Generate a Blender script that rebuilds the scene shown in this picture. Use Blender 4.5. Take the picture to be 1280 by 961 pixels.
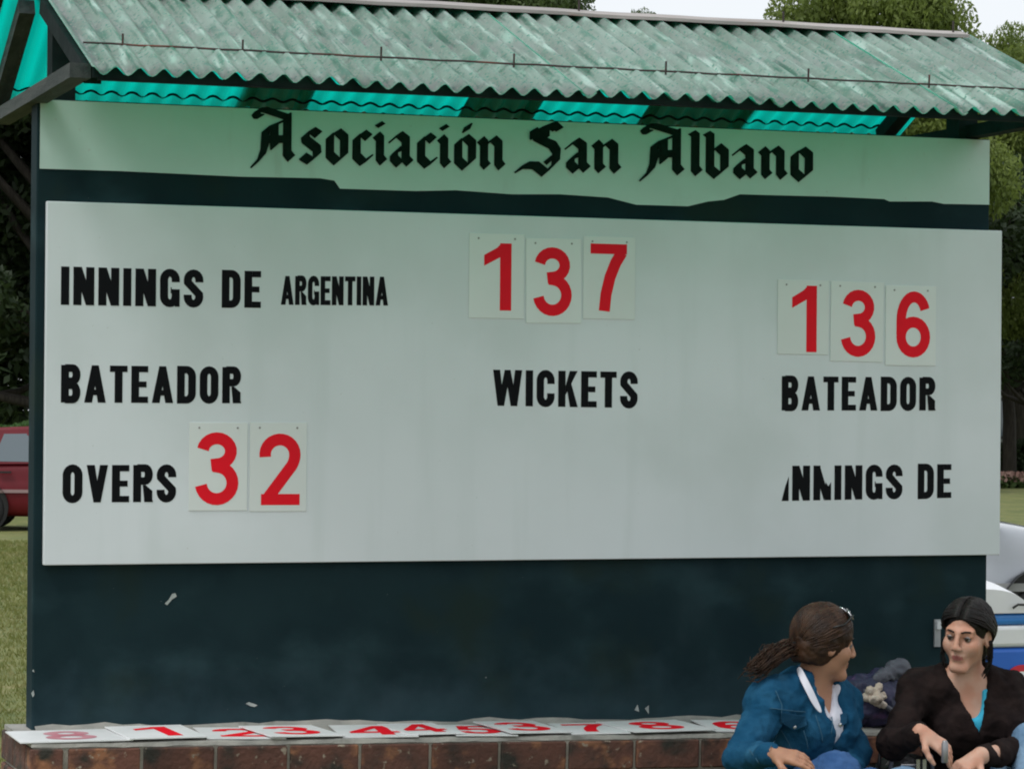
import bpy, math, random
import numpy as np
from mathutils import Matrix, Vector

for o in list(bpy.data.objects):
    bpy.data.objects.remove(o)
scene = bpy.context.scene
COL = scene.collection
RD = math.radians

# ------------------------------------------------------------------ camera
CAM = np.array([-1.6064, -9.4899, 1.544])
YAW, PITCH, ROLL, FPX = 0.33203, 0.00677, 0.00819, 3529.8
_f = np.array([math.sin(YAW)*math.cos(PITCH), math.cos(YAW)*math.cos(PITCH), math.sin(PITCH)])
_r = np.array([math.cos(YAW), -math.sin(YAW), 0.0]); _u = np.cross(_r, _f)
_c, _s = math.cos(ROLL), math.sin(ROLL)
CR, CU, CF = _c*_r+_s*_u, -_s*_r+_c*_u, _f
cam_data = bpy.data.cameras.new('camera')
cam_data.lens = FPX/1280*36; cam_data.sensor_width = 36
cam_data.clip_end = 2000; cam_data.clip_start = 0.1
cam = bpy.data.objects.new('camera', cam_data); COL.objects.link(cam)
cam.matrix_world = Matrix(((CR[0], CU[0], -CF[0], CAM[0]), (CR[1], CU[1], -CF[1], CAM[1]),
                           (CR[2], CU[2], -CF[2], CAM[2]), (0, 0, 0, 1)))
scene.camera = cam

# ------------------------------------------------------------------ world: bright overcast
SUN_EL, SUN_AZ = RD(58), RD(248)
w = bpy.data.worlds.new('World'); scene.world = w; w.use_nodes = True
nt = w.node_tree; nt.nodes.clear()
sky = nt.nodes.new('ShaderNodeTexSky'); sky.sky_type = 'NISHITA'; sky.sun_disc = False
sky.sun_elevation = SUN_EL; sky.sun_rotation = SUN_AZ
sky.dust_density = 2; sky.air_density = 1.0; sky.ozone_density = 1.0
hs = nt.nodes.new('ShaderNodeHueSaturation'); hs.inputs['Saturation'].default_value = 0.22
hs.inputs['Value'].default_value = 1.0
bg = nt.nodes.new('ShaderNodeBackground'); bg.inputs['Strength'].default_value = 0.13
wo = nt.nodes.new('ShaderNodeOutputWorld')
cloud = nt.nodes.new('ShaderNodeMix'); cloud.data_type = 'RGBA'; cloud.inputs[0].default_value = .80   # even cloud cover over the clear sky
cloud.inputs[7].default_value = (7.25, 7.6, 7.95, 1)
nt.links.new(sky.outputs[0], hs.inputs['Color']); nt.links.new(hs.outputs[0], cloud.inputs[6]); nt.links.new(cloud.outputs[2], bg.inputs['Color'])
nt.links.new(bg.outputs[0], wo.inputs['Surface'])
# one soft sun behind thin cloud
sd = bpy.data.lights.new('sun', 'SUN'); sd.energy = 1.5; sd.angle = RD(18); sd.color = (1, .985, .96)
sun = bpy.data.objects.new('sun', sd); COL.objects.link(sun)
sdir = Vector((math.sin(SUN_AZ)*math.cos(SUN_EL), math.cos(SUN_AZ)*math.cos(SUN_EL), math.sin(SUN_EL)))
sun.rotation_euler = sdir.to_track_quat('Z', 'Y').to_euler(); sun.location = (0, -4, 12)
scene.view_settings.view_transform = 'Standard'; scene.view_settings.look = 'None'
scene.view_settings.gamma = 1; scene.view_settings.exposure = 0.05
scene.view_settings.use_curve_mapping = False
scene.render.engine = 'CYCLES'
scene.cycles.filter_width = 2.0
scene.render.resolution_x, scene.render.resolution_y = 1024, 768

# ------------------------------------------------------------------ helpers
def P(u, v, y):
    """survey helper: the point where the sight line through photo point (u, v) meets the vertical plane y"""
    d = CF + CR*(u-640)/FPX - CU*(v-480.5)/FPX
    return CAM + d*(y-CAM[1])/d[1]

def mesh_of(name, verts, faces, mats=(), midx=None, smooth=False):
    me = bpy.data.meshes.new(name)
    if isinstance(verts, np.ndarray) and isinstance(faces, np.ndarray):
        nv, nf, k = len(verts), len(faces), faces.shape[1]
        me.vertices.add(nv); me.vertices.foreach_set('co', verts.astype(np.float32).ravel())
        me.loops.add(nf*k); me.loops.foreach_set('vertex_index', faces.astype(np.int32).ravel())
        me.polygons.add(nf); me.polygons.foreach_set('loop_start', np.arange(0, nf*k, k, dtype=np.int32))
        me.update(calc_edges=True)
    else:
        me.from_pydata([tuple(v) for v in verts], [], [tuple(f) for f in faces]); me.update()
    for m in mats: me.materials.append(m)
    n = len(me.polygons)
    if midx is not None: me.polygons.foreach_set('material_index', np.asarray(midx, dtype=np.int32))
    if smooth: me.polygons.foreach_set('use_smooth', np.ones(n, dtype=bool))
    return me

def world_of(o):
    m = o.matrix_basis.copy()
    if o.parent: m = world_of(o.parent) @ o.matrix_parent_inverse @ m
    return m

def attach(o, parent):
    if parent is not None:
        o.parent = parent; o.matrix_parent_inverse = world_of(parent).inverted()

def tag(o, label=None, cat=None, group=None, kind=None):
    if label: o['label'] = label
    if cat: o['category'] = cat
    if group: o['group'] = group
    if kind: o['kind'] = kind
    return o

def obj(name, me, parent=None, loc=None, rot=None):
    o = bpy.data.objects.new(name, me); COL.objects.link(o)
    if loc is not None: o.location = loc
    if rot is not None: o.rotation_euler = rot
    attach(o, parent)
    return o

def empty(name, loc, rot=(0, 0, 0)):
    o = bpy.data.objects.new(name, None); COL.objects.link(o)
    o.location = loc; o.rotation_euler = rot; o.empty_display_size = .1
    return o

class MB:
    def __init__(s): s.v, s.f, s.m = [], [], []
    def add(s, vs, fs, m=0):
        b = len(s.v); s.v += [tuple(map(float, v)) for v in vs]
        s.f += [tuple(i+b for i in f) for f in fs]; s.m += [m]*len(fs); return s
    def box(s, x0, x1, y0, y1, z0, z1, m=0):
        return s.add([(x0,y0,z0),(x1,y0,z0),(x1,y1,z0),(x0,y1,z0),(x0,y0,z1),(x1,y0,z1),(x1,y1,z1),(x0,y1,z1)],
            [(0,3,2,1),(4,5,6,7),(0,1,5,4),(1,2,6,5),(2,3,7,6),(3,0,4,7)], m)
    def bar(s, a, b, wd, ht, up=(0,0,1), m=0):
        a, b = Vector(a), Vector(b); d = (b-a).normalized(); up = Vector(up)
        sx = d.cross(up).normalized()*wd/2; sy = sx.cross(d).normalized()*ht/2
        vs = [a-sx-sy, a+sx-sy, a+sx+sy, a-sx+sy, b-sx-sy, b+sx-sy, b+sx+sy, b-sx+sy]
        return s.add(vs, [(0,3,2,1),(4,5,6,7),(0,1,5,4),(1,2,6,5),(2,3,7,6),(3,0,4,7)], m)
    def tube(s, pts, rad, n=6, m=0, cap=True):
        pts = [Vector(p) for p in pts]; k = len(pts)
        rad = rad if isinstance(rad, (list, tuple)) else [rad]*k
        vs = []; ref = None
        for i, p in enumerate(pts):
            d = (pts[min(i+1,k-1)]-pts[max(i-1,0)]).normalized()
            if ref is None: ref = d.orthogonal().normalized()
            ref = (ref-d*ref.dot(d)); ref = ref.normalized() if ref.length > 1e-6 else d.orthogonal().normalized()
            bn = d.cross(ref)
            for j in range(n):
                a = 2*math.pi*j/n; vs.append(p+(ref*math.cos(a)+bn*math.sin(a))*rad[i])
        fs = [(i*n+j, i*n+(j+1)%n, (i+1)*n+(j+1)%n, (i+1)*n+j) for i in range(k-1) for j in range(n)]
        if cap: fs += [tuple(range(n-1,-1,-1)), tuple(range((k-1)*n, k*n))]
        return s.add(vs, fs, m)
    def lathe(s, prof, c=(0,0,0), axis='y', n=24, m=0):
        vs = []
        for r, h in prof:
            for j in range(n):
                a = 2*math.pi*j/n; x, z = r*math.cos(a), r*math.sin(a)
                vs.append((c[0]+x, c[1]+h, c[2]+z) if axis == 'y' else (c[0]+x, c[1]+z, c[2]+h))
        k = len(prof)
        s.add(vs, [(i*n+j, i*n+(j+1)%n, (i+1)*n+(j+1)%n, (i+1)*n+j) for i in range(k-1) for j in range(n)], m)
        return s
    def build(s, name, mats, parent=None, smooth=False, loc=None, rot=None):
        mats = mats if isinstance(mats, (list, tuple)) else [mats]
        return obj(name, mesh_of(name, s.v, s.f, mats, s.m, smooth), parent, loc, rot)

def bevel(o, wd=.004, seg=2):
    b = o.modifiers.new('bevel', 'BEVEL'); b.width = wd; b.segments = seg; b.limit_method = 'ANGLE'
    return o

# ------------------------------------------------------------------ materials
MATS = {}
def mat(name, col, col2=None, rough=.6, scale=8, detail=6, contrast=(.35,.65), bump=0, bscale=None, spec=.5,
        metal=0, trans=None, transfac=0, stretch=(1,1,1), coat=0, objrand=0, layers=()):
    """Principled over procedural noise; layers = (colour, noise scale, lo, hi, stretch) worn patches on top"""
    if name in MATS: return MATS[name]
    m = bpy.data.materials.new(name); m.use_nodes = True; MATS[name] = m
    t = m.node_tree; N = t.nodes; L = t.links; b = N['Principled BSDF']
    b.inputs['Roughness'].default_value = rough; b.inputs['Metallic'].default_value = metal
    b.inputs['Specular IOR Level'].default_value = spec
    if coat: b.inputs['Coat Weight'].default_value = coat; b.inputs['Coat Roughness'].default_value = .08
    tc = N.new('ShaderNodeTexCoord')
    def noise(sc, stv, dt=detail):
        mp = N.new('ShaderNodeMapping'); mp.inputs['Scale'].default_value = stv
        L.new(tc.outputs['Object'], mp.inputs['Vector'])
        if objrand:                                   # every piece takes its own patch of the pattern
            oi_ = N.new('ShaderNodeObjectInfo'); ml = N.new('ShaderNodeMath'); ml.operation = 'MULTIPLY'; ml.inputs[1].default_value = 60
            L.new(oi_.outputs['Random'], ml.inputs[0]); L.new(ml.outputs[0], mp.inputs['Location'])
        n = N.new('ShaderNodeTexNoise'); n.inputs['Scale'].default_value = sc; n.inputs['Detail'].default_value = dt
        L.new(mp.outputs[0], n.inputs['Vector']); return n.outputs['Fac']
    def ramp(src, lo, hi):
        r = N.new('ShaderNodeMapRange'); r.inputs[1].default_value = lo; r.inputs[2].default_value = hi
        r.interpolation_type = 'SMOOTHSTEP'
        L.new(src, r.inputs[0]); return r.outputs[0]
    def mix(fac, a, c):
        x = N.new('ShaderNodeMix'); x.data_type = 'RGBA'
        L.new(fac, x.inputs[0])
        for sk, q in ((6, a), (7, c)):
            if isinstance(q, tuple): x.inputs[sk].default_value = (*q, 1)
            else: L.new(q, x.inputs[sk])
        return x.outputs[2]
    base = tuple(col)
    if col2 is not None: base = mix(ramp(noise(scale, stretch), *contrast), tuple(col), tuple(col2))
    for (lc, lsc, lo, hi, lst) in layers: base = mix(ramp(noise(lsc, lst), lo, hi), base, tuple(lc))
    if objrand:
        oi = N.new('ShaderNodeObjectInfo'); hv = N.new('ShaderNodeHueSaturation')
        mr = N.new('ShaderNodeMapRange'); mr.inputs[3].default_value = 1-objrand; mr.inputs[4].default_value = 1+objrand
        L.new(oi.outputs['Random'], mr.inputs[0]); L.new(mr.outputs[0], hv.inputs['Value'])
        if isinstance(base, tuple): hv.inputs['Color'].default_value = (*base, 1)
        else: L.new(base, hv.inputs['Color'])
        base = hv.outputs[0]
    if isinstance(base, tuple): b.inputs['Base Color'].default_value = (*base, 1)
    else: L.new(base, b.inputs['Base Color'])
    if bump:
        bn = N.new('ShaderNodeBump'); bn.inputs['Strength'].default_value = bump; bn.inputs['Distance'].default_value = .01
        L.new(noise(bscale or scale*3, stretch), bn.inputs['Height']); L.new(bn.outputs[0], b.inputs['Normal'])
    if trans:
        tr = N.new('ShaderNodeBsdfTranslucent'); tr.inputs['Color'].default_value = (*trans, 1)
        mx = N.new('ShaderNodeMixShader'); mx.inputs[0].default_value = transfac
        L.new(b.outputs[0], mx.inputs[1]); L.new(tr.outputs[0], mx.inputs[2])
        L.new(mx.outputs[0], N['Material Output'].inputs['Surface'])
    return m

M_wall = mat('dark_green_paint', (.0085,.022,.027), (.012,.029,.034), rough=.75, scale=3, bump=.12, bscale=25, spec=.07,
    layers=[((.020,.045,.052), 4, .52, .75, (.6,1,1)), ((.014,.028,.026), 2.2, .5, .65, (1,1,1)), ((.16,.19,.19), 60, .735, .76, (1,1,1)), ((.022,.042,.050), 9, .58,.78,(.3,1,.15))])
M_header = mat('header_paint', (.52,.655,.61), (.56,.69,.65), rough=.55, scale=4, bump=.08, bscale=20,  # white paint; some of the roof's green light is put into this colour
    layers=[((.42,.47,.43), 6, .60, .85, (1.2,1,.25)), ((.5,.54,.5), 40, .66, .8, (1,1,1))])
M_panel = mat('score_panel_paint', (.685,.73,.755), (.715,.755,.785), rough=.42, scale=2.2, bump=.03, bscale=14, spec=.4,
    layers=[((.635,.685,.70), 4, .50, .80, (2.2,1,.16)), ((.62,.67,.68), 1.3, .45, .7, (1,1,1)), ((.55,.58,.58), 60, .70, .78, (1,1,1))])
M_black = mat('black_letter_vinyl', (.003,.0035,.005), rough=.6, spec=.12)
M_blackpaint = mat('black_letter_paint', (.003,.010,.008), (.006,.016,.012), rough=.7, scale=30, spec=.1)
M_red = mat('red_digit_vinyl', (.86,.008,.022), (.80,.009,.022), rough=.6, scale=10, spec=.15)
M_card = mat('card_plastic', (.715,.75,.735), (.695,.73,.715), rough=.45, scale=6, objrand=.03)
M_card2 = mat('loose_card_plastic', (.80,.80,.80), (.72,.73,.73), rough=.45, scale=6, objrand=.05)
M_nail = mat('nail_steel', (.26,.25,.24), rough=.6)
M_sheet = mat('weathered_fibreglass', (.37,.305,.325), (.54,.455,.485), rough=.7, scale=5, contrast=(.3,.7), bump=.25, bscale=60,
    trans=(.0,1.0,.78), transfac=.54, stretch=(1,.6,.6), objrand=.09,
    layers=[((.24,.26,.26), 9, .54, .68, (1.5,.6,.6)), ((.80,.74,.77), 9, .55, .70, (5,.35,.35)), ((.14,.155,.155), 10, .55, .70, (4.5,.3,.3)), ((.68,.69,.69), 18, .60, .74, (1,.3,.3)), ((.42,.36,.36), 24, .62, .72, (1,.6,.6)), ((.15,.20,.185), 70, .56, .68, (1,1,1)), ((.60,.55,.57), 85, .58, .70, (1,1,1))])  # weathering; pale and dark downslope streaks also paint lit crests and shaded troughs
M_teal = mat('teal_fibreglass', (.05,.42,.37), (.06,.50,.45), rough=.5, scale=6, trans=(.0,.76,.68), transfac=.80,
    layers=[((.03,.30,.26), 10, .6, .8, (1,.4,.4))])
M_green = mat('dark_green_fibreglass', (.02,.14,.11), (.03,.18,.14), rough=.5, scale=6, trans=(.0,.30,.22), transfac=.5)
M_beam = mat('old_painted_timber', (.022,.032,.031), (.045,.055,.052), rough=.85, scale=9, bump=.3, bscale=40, stretch=(4,.5,4),
    layers=[((.08,.085,.08), 22, .62, .74, (3,.4,3))])
M_darkbeam = mat('dark_timber', (.008,.016,.016), (.016,.024,.024), rough=.85, scale=9, bump=.3, spec=.1)
M_ridge = mat('ridge_cap_weathered', (.29,.27,.255), (.39,.355,.335), rough=.65, scale=6, bump=.2, bscale=40, stretch=(.4,2,2),
    layers=[((.30,.20,.16), 8, .63, .78, (.5,2,2)), ((.55,.53,.5), 14, .64, .78, (.3,2,2))])
M_rust = mat('rusty_wire', (.035,.025,.022), (.16,.055,.035), rough=.7, scale=3, contrast=(.5,.65))
M_brick = mat('old_red_brick', (.125,.052,.036), (.070,.036,.027), rough=.9, scale=9, bump=.5, bscale=60, objrand=.28,
    layers=[((.25,.11,.055), 11, .54, .70, (1,1,1)), ((.028,.026,.02), 9, .54, .68, (1,1,1)), ((.30,.25,.19), 34, .62, .72, (1,1,1))])
M_mortar = mat('mortar', (.36,.33,.28), (.27,.25,.21), rough=.9, scale=20, bump=.4, bscale=80)
M_cement = mat('ledge_cement', (.36,.345,.31), (.25,.245,.225), rough=.9, scale=8, bump=.4, bscale=60,
    layers=[((.16,.16,.14), 12, .6, .75, (1,1,1))])
M_bark = mat('bark', (.022,.018,.014), (.045,.038,.03), rough=.9, scale=6, bump=.6, stretch=(4,4,.6))
def leafmat(name, c, c2, tf=.3):
    return mat(name, c, c2, rough=.55, scale=.55, contrast=(.36,.64), trans=tuple(min(1, x*1.6) for x in c2), transfac=tf, spec=.3)
M_leaf_b = leafmat('leaf_bright', (.085,.125,.024), (.17,.22,.05), .4)
M_leaf_m = leafmat('leaf_mid', (.035,.065,.016), (.075,.115,.03))
M_leaf_d = leafmat('leaf_dark', (.014,.028,.010), (.03,.052,.016), .2)
M_hedge = leafmat('leaf_hedge', (.035,.085,.02), (.07,.14,.035))

# ------------------------------------------------------------------ ground
def gz(x, y):
    t = min(max((y-3)/30, 0), 1); return -.27*t*t*(3-2*t)
xs = [-160,-80,-40,-20,-12,-8]+[i for i in range(-6,13)]+[16,20,26,34,44,60,90,160,260]
ys = [-60,-30,-15,-10]+[i for i in range(-8,36)]+[40,50,60,80,110,160,260,400]
gv = [(x, y, gz(x, y)) for y in ys for x in xs]
nx = len(xs)
gf = [(j*nx+i, j*nx+i+1, (j+1)*nx+i+1, (j+1)*nx+i) for j in range(len(ys)-1) for i in range(nx-1)]
M_lawn = mat('lawn', (.155,.165,.045), (.10,.125,.03), rough=.9, scale=1.3, bump=.5, bscale=30,
    layers=[((.21,.19,.075), 3.5, .52, .7, (1,1,1)), ((.07,.10,.022), 11, .55, .7, (1,1,1))])
g = obj('ground', mesh_of('ground', gv, gf, [M_lawn], smooth=True)); tag(g, kind='structure')

# grass blades where the lawn shows beside the board
rng = np.random.default_rng(4)
def blades(n, x0, x1, y0, y1, hgt):
    x = rng.uniform(x0, x1, n); y = y0+(y1-y0)*rng.random(n)**1.3
    zz = np.array([gz(a, b) for a, b in zip(x, y)])
    a = rng.uniform(0, 2*np.pi, n); wd = .0035+.0004*(y-y0); h = hgt*rng.uniform(.5, 1.3, n)
    lx, ly = rng.normal(0, .02, n), rng.normal(0, .02, n)
    v = np.stack([np.stack([x-np.cos(a)*wd, y-np.sin(a)*wd, zz-.004], 1), np.stack([x+np.cos(a)*wd, y+np.sin(a)*wd, zz-.004], 1),
                  np.stack([x+lx, y+ly, zz+h], 1)], 1)
    return v.reshape(-1, 3)
gvv = np.concatenate([blades(120000, -2.6, 4.2, -.2, 26, .035), blades(50000, 4.2, 16, 2, 24, .035), blades(130000, -7, 10, -8.5, -.2, .035), blades(60000, -9, -2.6, -.2, 26, .035)])
M_blade = mat('grass_blade', (.16,.18,.045), (.24,.22,.09), rough=.7, scale=2.5, trans=(.25,.28,.07), transfac=.3,
    layers=[((.08,.12,.025), 5, .5, .68, (1,1,1))])
go = obj('grass', mesh_of('grass', gvv, np.arange(len(gvv)).reshape(-1, 3), [M_blade]))
tag(go, 'short dry mown grass beside the scoreboard', 'grass', kind='stuff')

# ------------------------------------------------------------------ lettering: plain block capitals and digits
def arc(cx, cy, rx, ry, a0, a1, n=10):
    return [(cx+rx*math.cos(RD(a0+(a1-a0)*i/n)), cy+ry*math.sin(RD(a0+(a1-a0)*i/n))) for i in range(n+1)]

def ribbon(pts, t, closed=False):
    pts = [Vector(p) for p in pts]
    q = [pts[0]]
    for p in pts[1:]:
        if (p-q[-1]).length > 1e-4: q.append(p)
    if closed and (q[0]-q[-1]).length < 1e-4: q.pop()
    n = len(q); L, R_ = [], []
    for i, p in enumerate(q):
        a = q[i-1] if (i > 0 or closed) else None
        b = q[(i+1) % n] if (i < n-1 or closed) else None
        d1 = (p-a).normalized() if a is not None else (b-p).normalized()
        d2 = (b-p).normalized() if b is not None else d1
        n1, n2 = Vector((-d1.y, d1.x)), Vector((-d2.y, d2.x))
        mm = (n1+n2); mm = mm.normalized() if mm.length > 1e-4 else n1
        k = min(1/max(mm.dot(n1), .35), 2.0)*t/2
        L.append(p+mm*k); R_.append(p-mm*k)
    out = []
    for i in range(n if closed else n-1):
        j = (i+1) % n; out.append([R_[i], R_[j], L[j], L[i]])
    return out

def sans(ch):
    """list of strokes; a stroke is a list of polygons that do not overlap one another; cap height 1"""
    t = .205; h = t/2; w_ = .50
    R = lambda pts, c=False, tt=t: ribbon(pts, tt, c)
    rx = w_/2-h; ry = .19
    top = lambda a0, a1, n=10: arc(w_/2, 1-h*.85-ry, rx, ry, a0, a1, n)
    bot = lambda a0, a1, n=10: arc(w_/2, h*.85+ry, rx, ry, a0, a1, n)
    if ch == 'I': return t, [R([(h,0),(h,1)])]
    if ch == 'i': return t, [[[(0,0),(t,0),(t,.70),(.10,.40)]]]
    if ch == 'N': return .52, [R([(h,0),(h,1)]), R([(.52-h,0),(.52-h,1)]), [[(0,1),(t,1),(.52,0),(.52-t,0)]]]
    if ch == 'n': return .52, [R([(h,0),(h,1)]), [[(0,1),(t*.9,1),(.40,.30),(.31,0)]], [[(.52-t*.95,.0),(.52,0),(.52,.52),(.44,.40),(.36,.52)]]]
    if ch == 'D': return w_, [R([(h,h*.85),(w_/2,h*.85)]+bot(-90,0)+top(0,90)+[(h,1-h*.85)], True)]
    if ch == 'O': return w_, [R(bot(180,360)+top(0,180), True)]
    if ch == 'C': return w_, [R([(w_-h,.63)]+top(0,180)+bot(180,360)+[(w_-h,.37)])]
    if ch == 'G': return w_, [R([(w_-h,.66)]+top(0,180)+bot(180,360)+[(w_-h,.47)]), [[(.27,.36),(w_-t,.36),(w_-t,.52),(.27,.52)]], [[(w_-t*.6,0),(w_,0),(w_,.3),(w_-t*.6,.3)]]]
    if ch == 'S': return w_, [R([(w_-h,.67)]+top(0,180)+[(h*1.05,.66),(h*1.7,.585),(w_/2,.50),(w_-h*1.7,.415),(w_-h*1.05,.34)]+bot(0,-180)+[(h,.33)])]
    if ch == 'E': return .44, [R([(h,0),(h,1)]), [[(t,.0),(.44,0),(.44,.17),(t,.17)],[(t,.42),(.40,.42),(.40,.58),(t,.58)],[(t,.83),(.44,.83),(.44,1),(t,1)]]]
    if ch == 'T': return .46, [R([(.23,0),(.23,.83)]), [[(0,.83),(.46,.83),(.46,1),(0,1)]]]
    if ch == 'A': return .56, [[[(0,0),(t,0),(.37,1),(.19,1)]], [[(.56,0),(.56-t,0),(.19,1),(.37,1)]], [[(.14,.2),(.42,.2),(.39,.35),(.17,.35)]]]
    if ch == 'V': return .54, [[[(0,1),(t,1),(.36,0),(.18,0)]], [[(.54,1),(.54-t,1),(.18,0),(.36,0)]]]
    if ch == 'W': return .80, [[[(0,1),(t*.95,1),(.31,0),(.13,0)]], [[(.13,0),(.31,0),(.48,1),(.32,1)]], [[(.32,1),(.48,1),(.67,0),(.49,0)]], [[(.49,0),(.67,0),(.80,1),(.80-t*.95,1)]]]
    if ch == 'K': return .54, [R([(h,0),(h,1)]), [[(t,.33),(t,.58),(.32,1),(.54,1)]], [[(.24,.52),(.36,.66),(.55,0),(.33,0)]]]
    if ch == 'B' or ch == 'R':
        up = R([(h,1-h*.8)]+arc(w_-h-.10,1-h*.8-.175,.10,.175,90,-90)+[(h,1-h*.8-.35)])
        if ch == 'R': return w_, [R([(h,0),(h,1)]), up, [[(w_-t*1.05,.02),(w_-.01,0),(w_-.01,.30),(w_-t*.9,.46),(w_-t*1.25,.46)]], [[(w_-t*1.05,0),(w_+.01,0),(w_-.005,.06),(w_-t*1.05,.06)]]]
        return w_, [R([(h,0),(h,1)]), up, R([(h,h*.8)]+arc(w_-h-.10,h*.8+.19,.10,.19,-90,90)+[(h,h*.8+.38)])]
    if ch == ' ': return .28, []
    t = .165; h = t/2; w_ = .60
    R = lambda pts, c=False, tt=t: ribbon(pts, tt, c)
    if ch == '1': return .46, [R([(.36,0),(.36,1)], False, .18), [[(.02,.66),(.29,.80),(.29,1),(.22,.93),(.02,.82)]]]
    if ch == '2': return w_, [R(arc(.30,.71,.215,.21,190,0,14)+arc(.30,.71,.215,.26,0,-42,6)+[(.13,.10)]), [[(.03,0),(.59,0),(.59,.155),(.03,.155)]]]
    if ch == '3': return w_, [R(arc(.29,.735,.195,.18,172,-88,16)+[(.21,.545)]), R([(.24,.53)]+arc(.29,.295,.22,.225,84,-172,18))]
    if ch == '4': return .62, [R([(.44,0),(.44,1)]), [[(0,.22),(.62,.22),(.62,.37),(0,.37)]], [[(0,.37),(.17,.37),(.50,1),(.36,1)]]]
    if ch == '5': return w_, [[[(.14,.85),(.54,.85),(.54,1),(.11,1)]], [[(.05,.47),(.20,.47),(.26,.9),(.115,.98)]], R([(.13,.50)]+arc(.29,.335,.22,.255,118,-170,18))]
    if ch == '6': return w_, [R(arc(.30,.31,.215,.225,0,360,24), True), R(arc(.31,.66,.20,.255,15,90,7)+arc(.31,.56,.225,.355,90,180,8)+[(.085,.34)])]
    if ch == '7': return .58, [[[(0,.85),(.58,.85),(.58,1),(0,1)]], R([(.50,.88),(.40,.72),(.31,.50),(.25,.25),(.225,0)], False, .175)]
    if ch == '8': return w_, [R(arc(.30,.735,.185,.18,0,360,22), True), R(arc(.30,.28,.215,.205,0,360,22), True)]
    if ch == '9': return w_, [R(arc(.30,.69,.215,.225,0,360,24), True), R(arc(.29,.34,.20,.255,195,270,7)+arc(.29,.44,.225,.355,270,360,8)+[(.515,.66)])]
    return .3, []

# ------------------------------------------------------------------ lettering: broad-nib blackletter
def hull(ps):
    ps = sorted(set((round(a, 5), round(b, 5)) for a, b in ps))
    def half(seq):
        o = []
        for p in seq:
            while len(o) >= 2 and (o[-1][0]-o[-2][0])*(p[1]-o[-2][1])-(o[-1][1]-o[-2][1])*(p[0]-o[-2][0]) <= 0: o.pop()
            o.append(p)
        return o
    a, b = half(ps), half(ps[::-1]); return a[:-1]+b[:-1]

def nib(path, n=.315, ang=42, th=.05):
    c, s = math.cos(RD(ang)), math.sin(RD(ang)); out = []
    cor = [(c*n/2*i-s*th/2*j, s*n/2*i+c*th/2*j) for i in (-1,1) for j in (-1,1)]
    for (a, b), (d, e) in zip(path[:-1], path[1:]):
        out.append([hull([(a+x, b+y) for x, y in cor]+[(d+x, e+y) for x, y in cor])])
    return out

BL = {
 'i': (.44, [[(.10,.90),(.20,.80),(.20,.22),(.30,.10)], [(.16,1.36),(.24,1.28)]]),
 'l': (.44, [[(.10,1.50),(.20,1.40),(.20,.22),(.30,.10)]]),
 'n': (.88, [[(.08,.90),(.18,.80),(.18,.20),(.27,.10)], [(.22,.74),(.48,.95),(.64,.80),(.64,.22),(.74,.10)]]),
 'o': (.80, [[(.18,.80),(.18,.24),(.40,.05)], [(.18,.78),(.42,.96),(.62,.78),(.62,.24),(.40,.05)]]),
 'c': (.68, [[(.18,.80),(.18,.24),(.38,.06),(.58,.20)], [(.18,.78),(.38,.95),(.54,.82)]]),
 'a': (.82, [[(.12,.78),(.34,.96),(.54,.80),(.54,.22),(.66,.10)], [(.54,.58),(.26,.46),(.17,.36),(.17,.22),(.34,.06),(.52,.22)]]),
 's': (.74, [[(.58,.84),(.40,.97),(.18,.80),(.20,.66),(.54,.42),(.56,.22),(.34,.04),(.12,.16)]]),
 'b': (.82, [[(.08,1.50),(.18,1.40),(.18,.22),(.40,.04),(.62,.24),(.62,.76),(.42,.95),(.20,.74)]]),
 'A': (1.36, [[(.20,1.44),(.10,1.44),(.05,1.56),(.14,1.72),(.34,1.74),(1.02,1.46)], [(1.02,1.56),(1.02,.24),(1.14,.10)],
              [(.98,1.34),(.55,1.05),(.36,.92),(.33,.40),(.24,.12),(.02,-.14)], [(.62,1.10),(.62,.42)], [(.34,.62),(1.0,.66)]]),
 'S': (1.30, [[(1.06,1.42),(.86,1.60),(.56,1.40),(.50,1.02),(.96,.80),(1.08,.62),(1.06,.28),(.74,-.06),(.46,.16),(.18,.16),(-.05,.02)],
              [(.86,1.60),(.98,1.66),(1.16,1.42)], [(.74,1.46),(.74,1.02)], [(.82,.36),(.88,.30)], [(.40,1.36),(.40,1.04)]]),
}
BL['u'] = (BL['o'][0], BL['o'][1]+[[(.42,1.22),(.50,1.46)]])       # o with an acute accent

def word(name, text, x0, z0, x1, z1, h0, h1, y, m, parent, style='sans', gap=.085, skew=0.0):
    """letters set on the board from (x0,z0) to (x1,z1); facing -y; strokes stepped by a hair so no two faces coincide"""
    pos = []; x = 0
    for ch in text:
        wd, st = (BL.get(ch, (.45, [])) if style == 'black' else sans(ch))
        pos.append((x, st)); x += wd+gap
    tot = x-gap; mb = MB()
    for x, st in pos:
        k = 0
        strokes = [poly for path in st for poly in nib(path)] if style == 'black' else st
        for polys in strokes:
            k += 1; cmp_ = (lambda b: b if b < 1 else 1+(b-1)*.68) if style == 'black' else (lambda b: b)
            for poly in polys:
                vs = []
                for a, b in poly:
                    b = cmp_(b); u = (x+a)/tot; hh = h0+(h1-h0)*u
                    vs.append((x0+(x1-x0)*u+skew*b, y-.00025*k, z0+(z1-z0)*u+b*hh))
                ar = sum(vs[i][0]*vs[(i+1)%len(vs)][2]-vs[(i+1)%len(vs)][0]*vs[i][2] for i in range(len(vs)))
                if ar < 0: vs = vs[::-1]
                mb.add(vs, [tuple(range(len(vs)))])
    return mb.build(name, m, parent)

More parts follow.
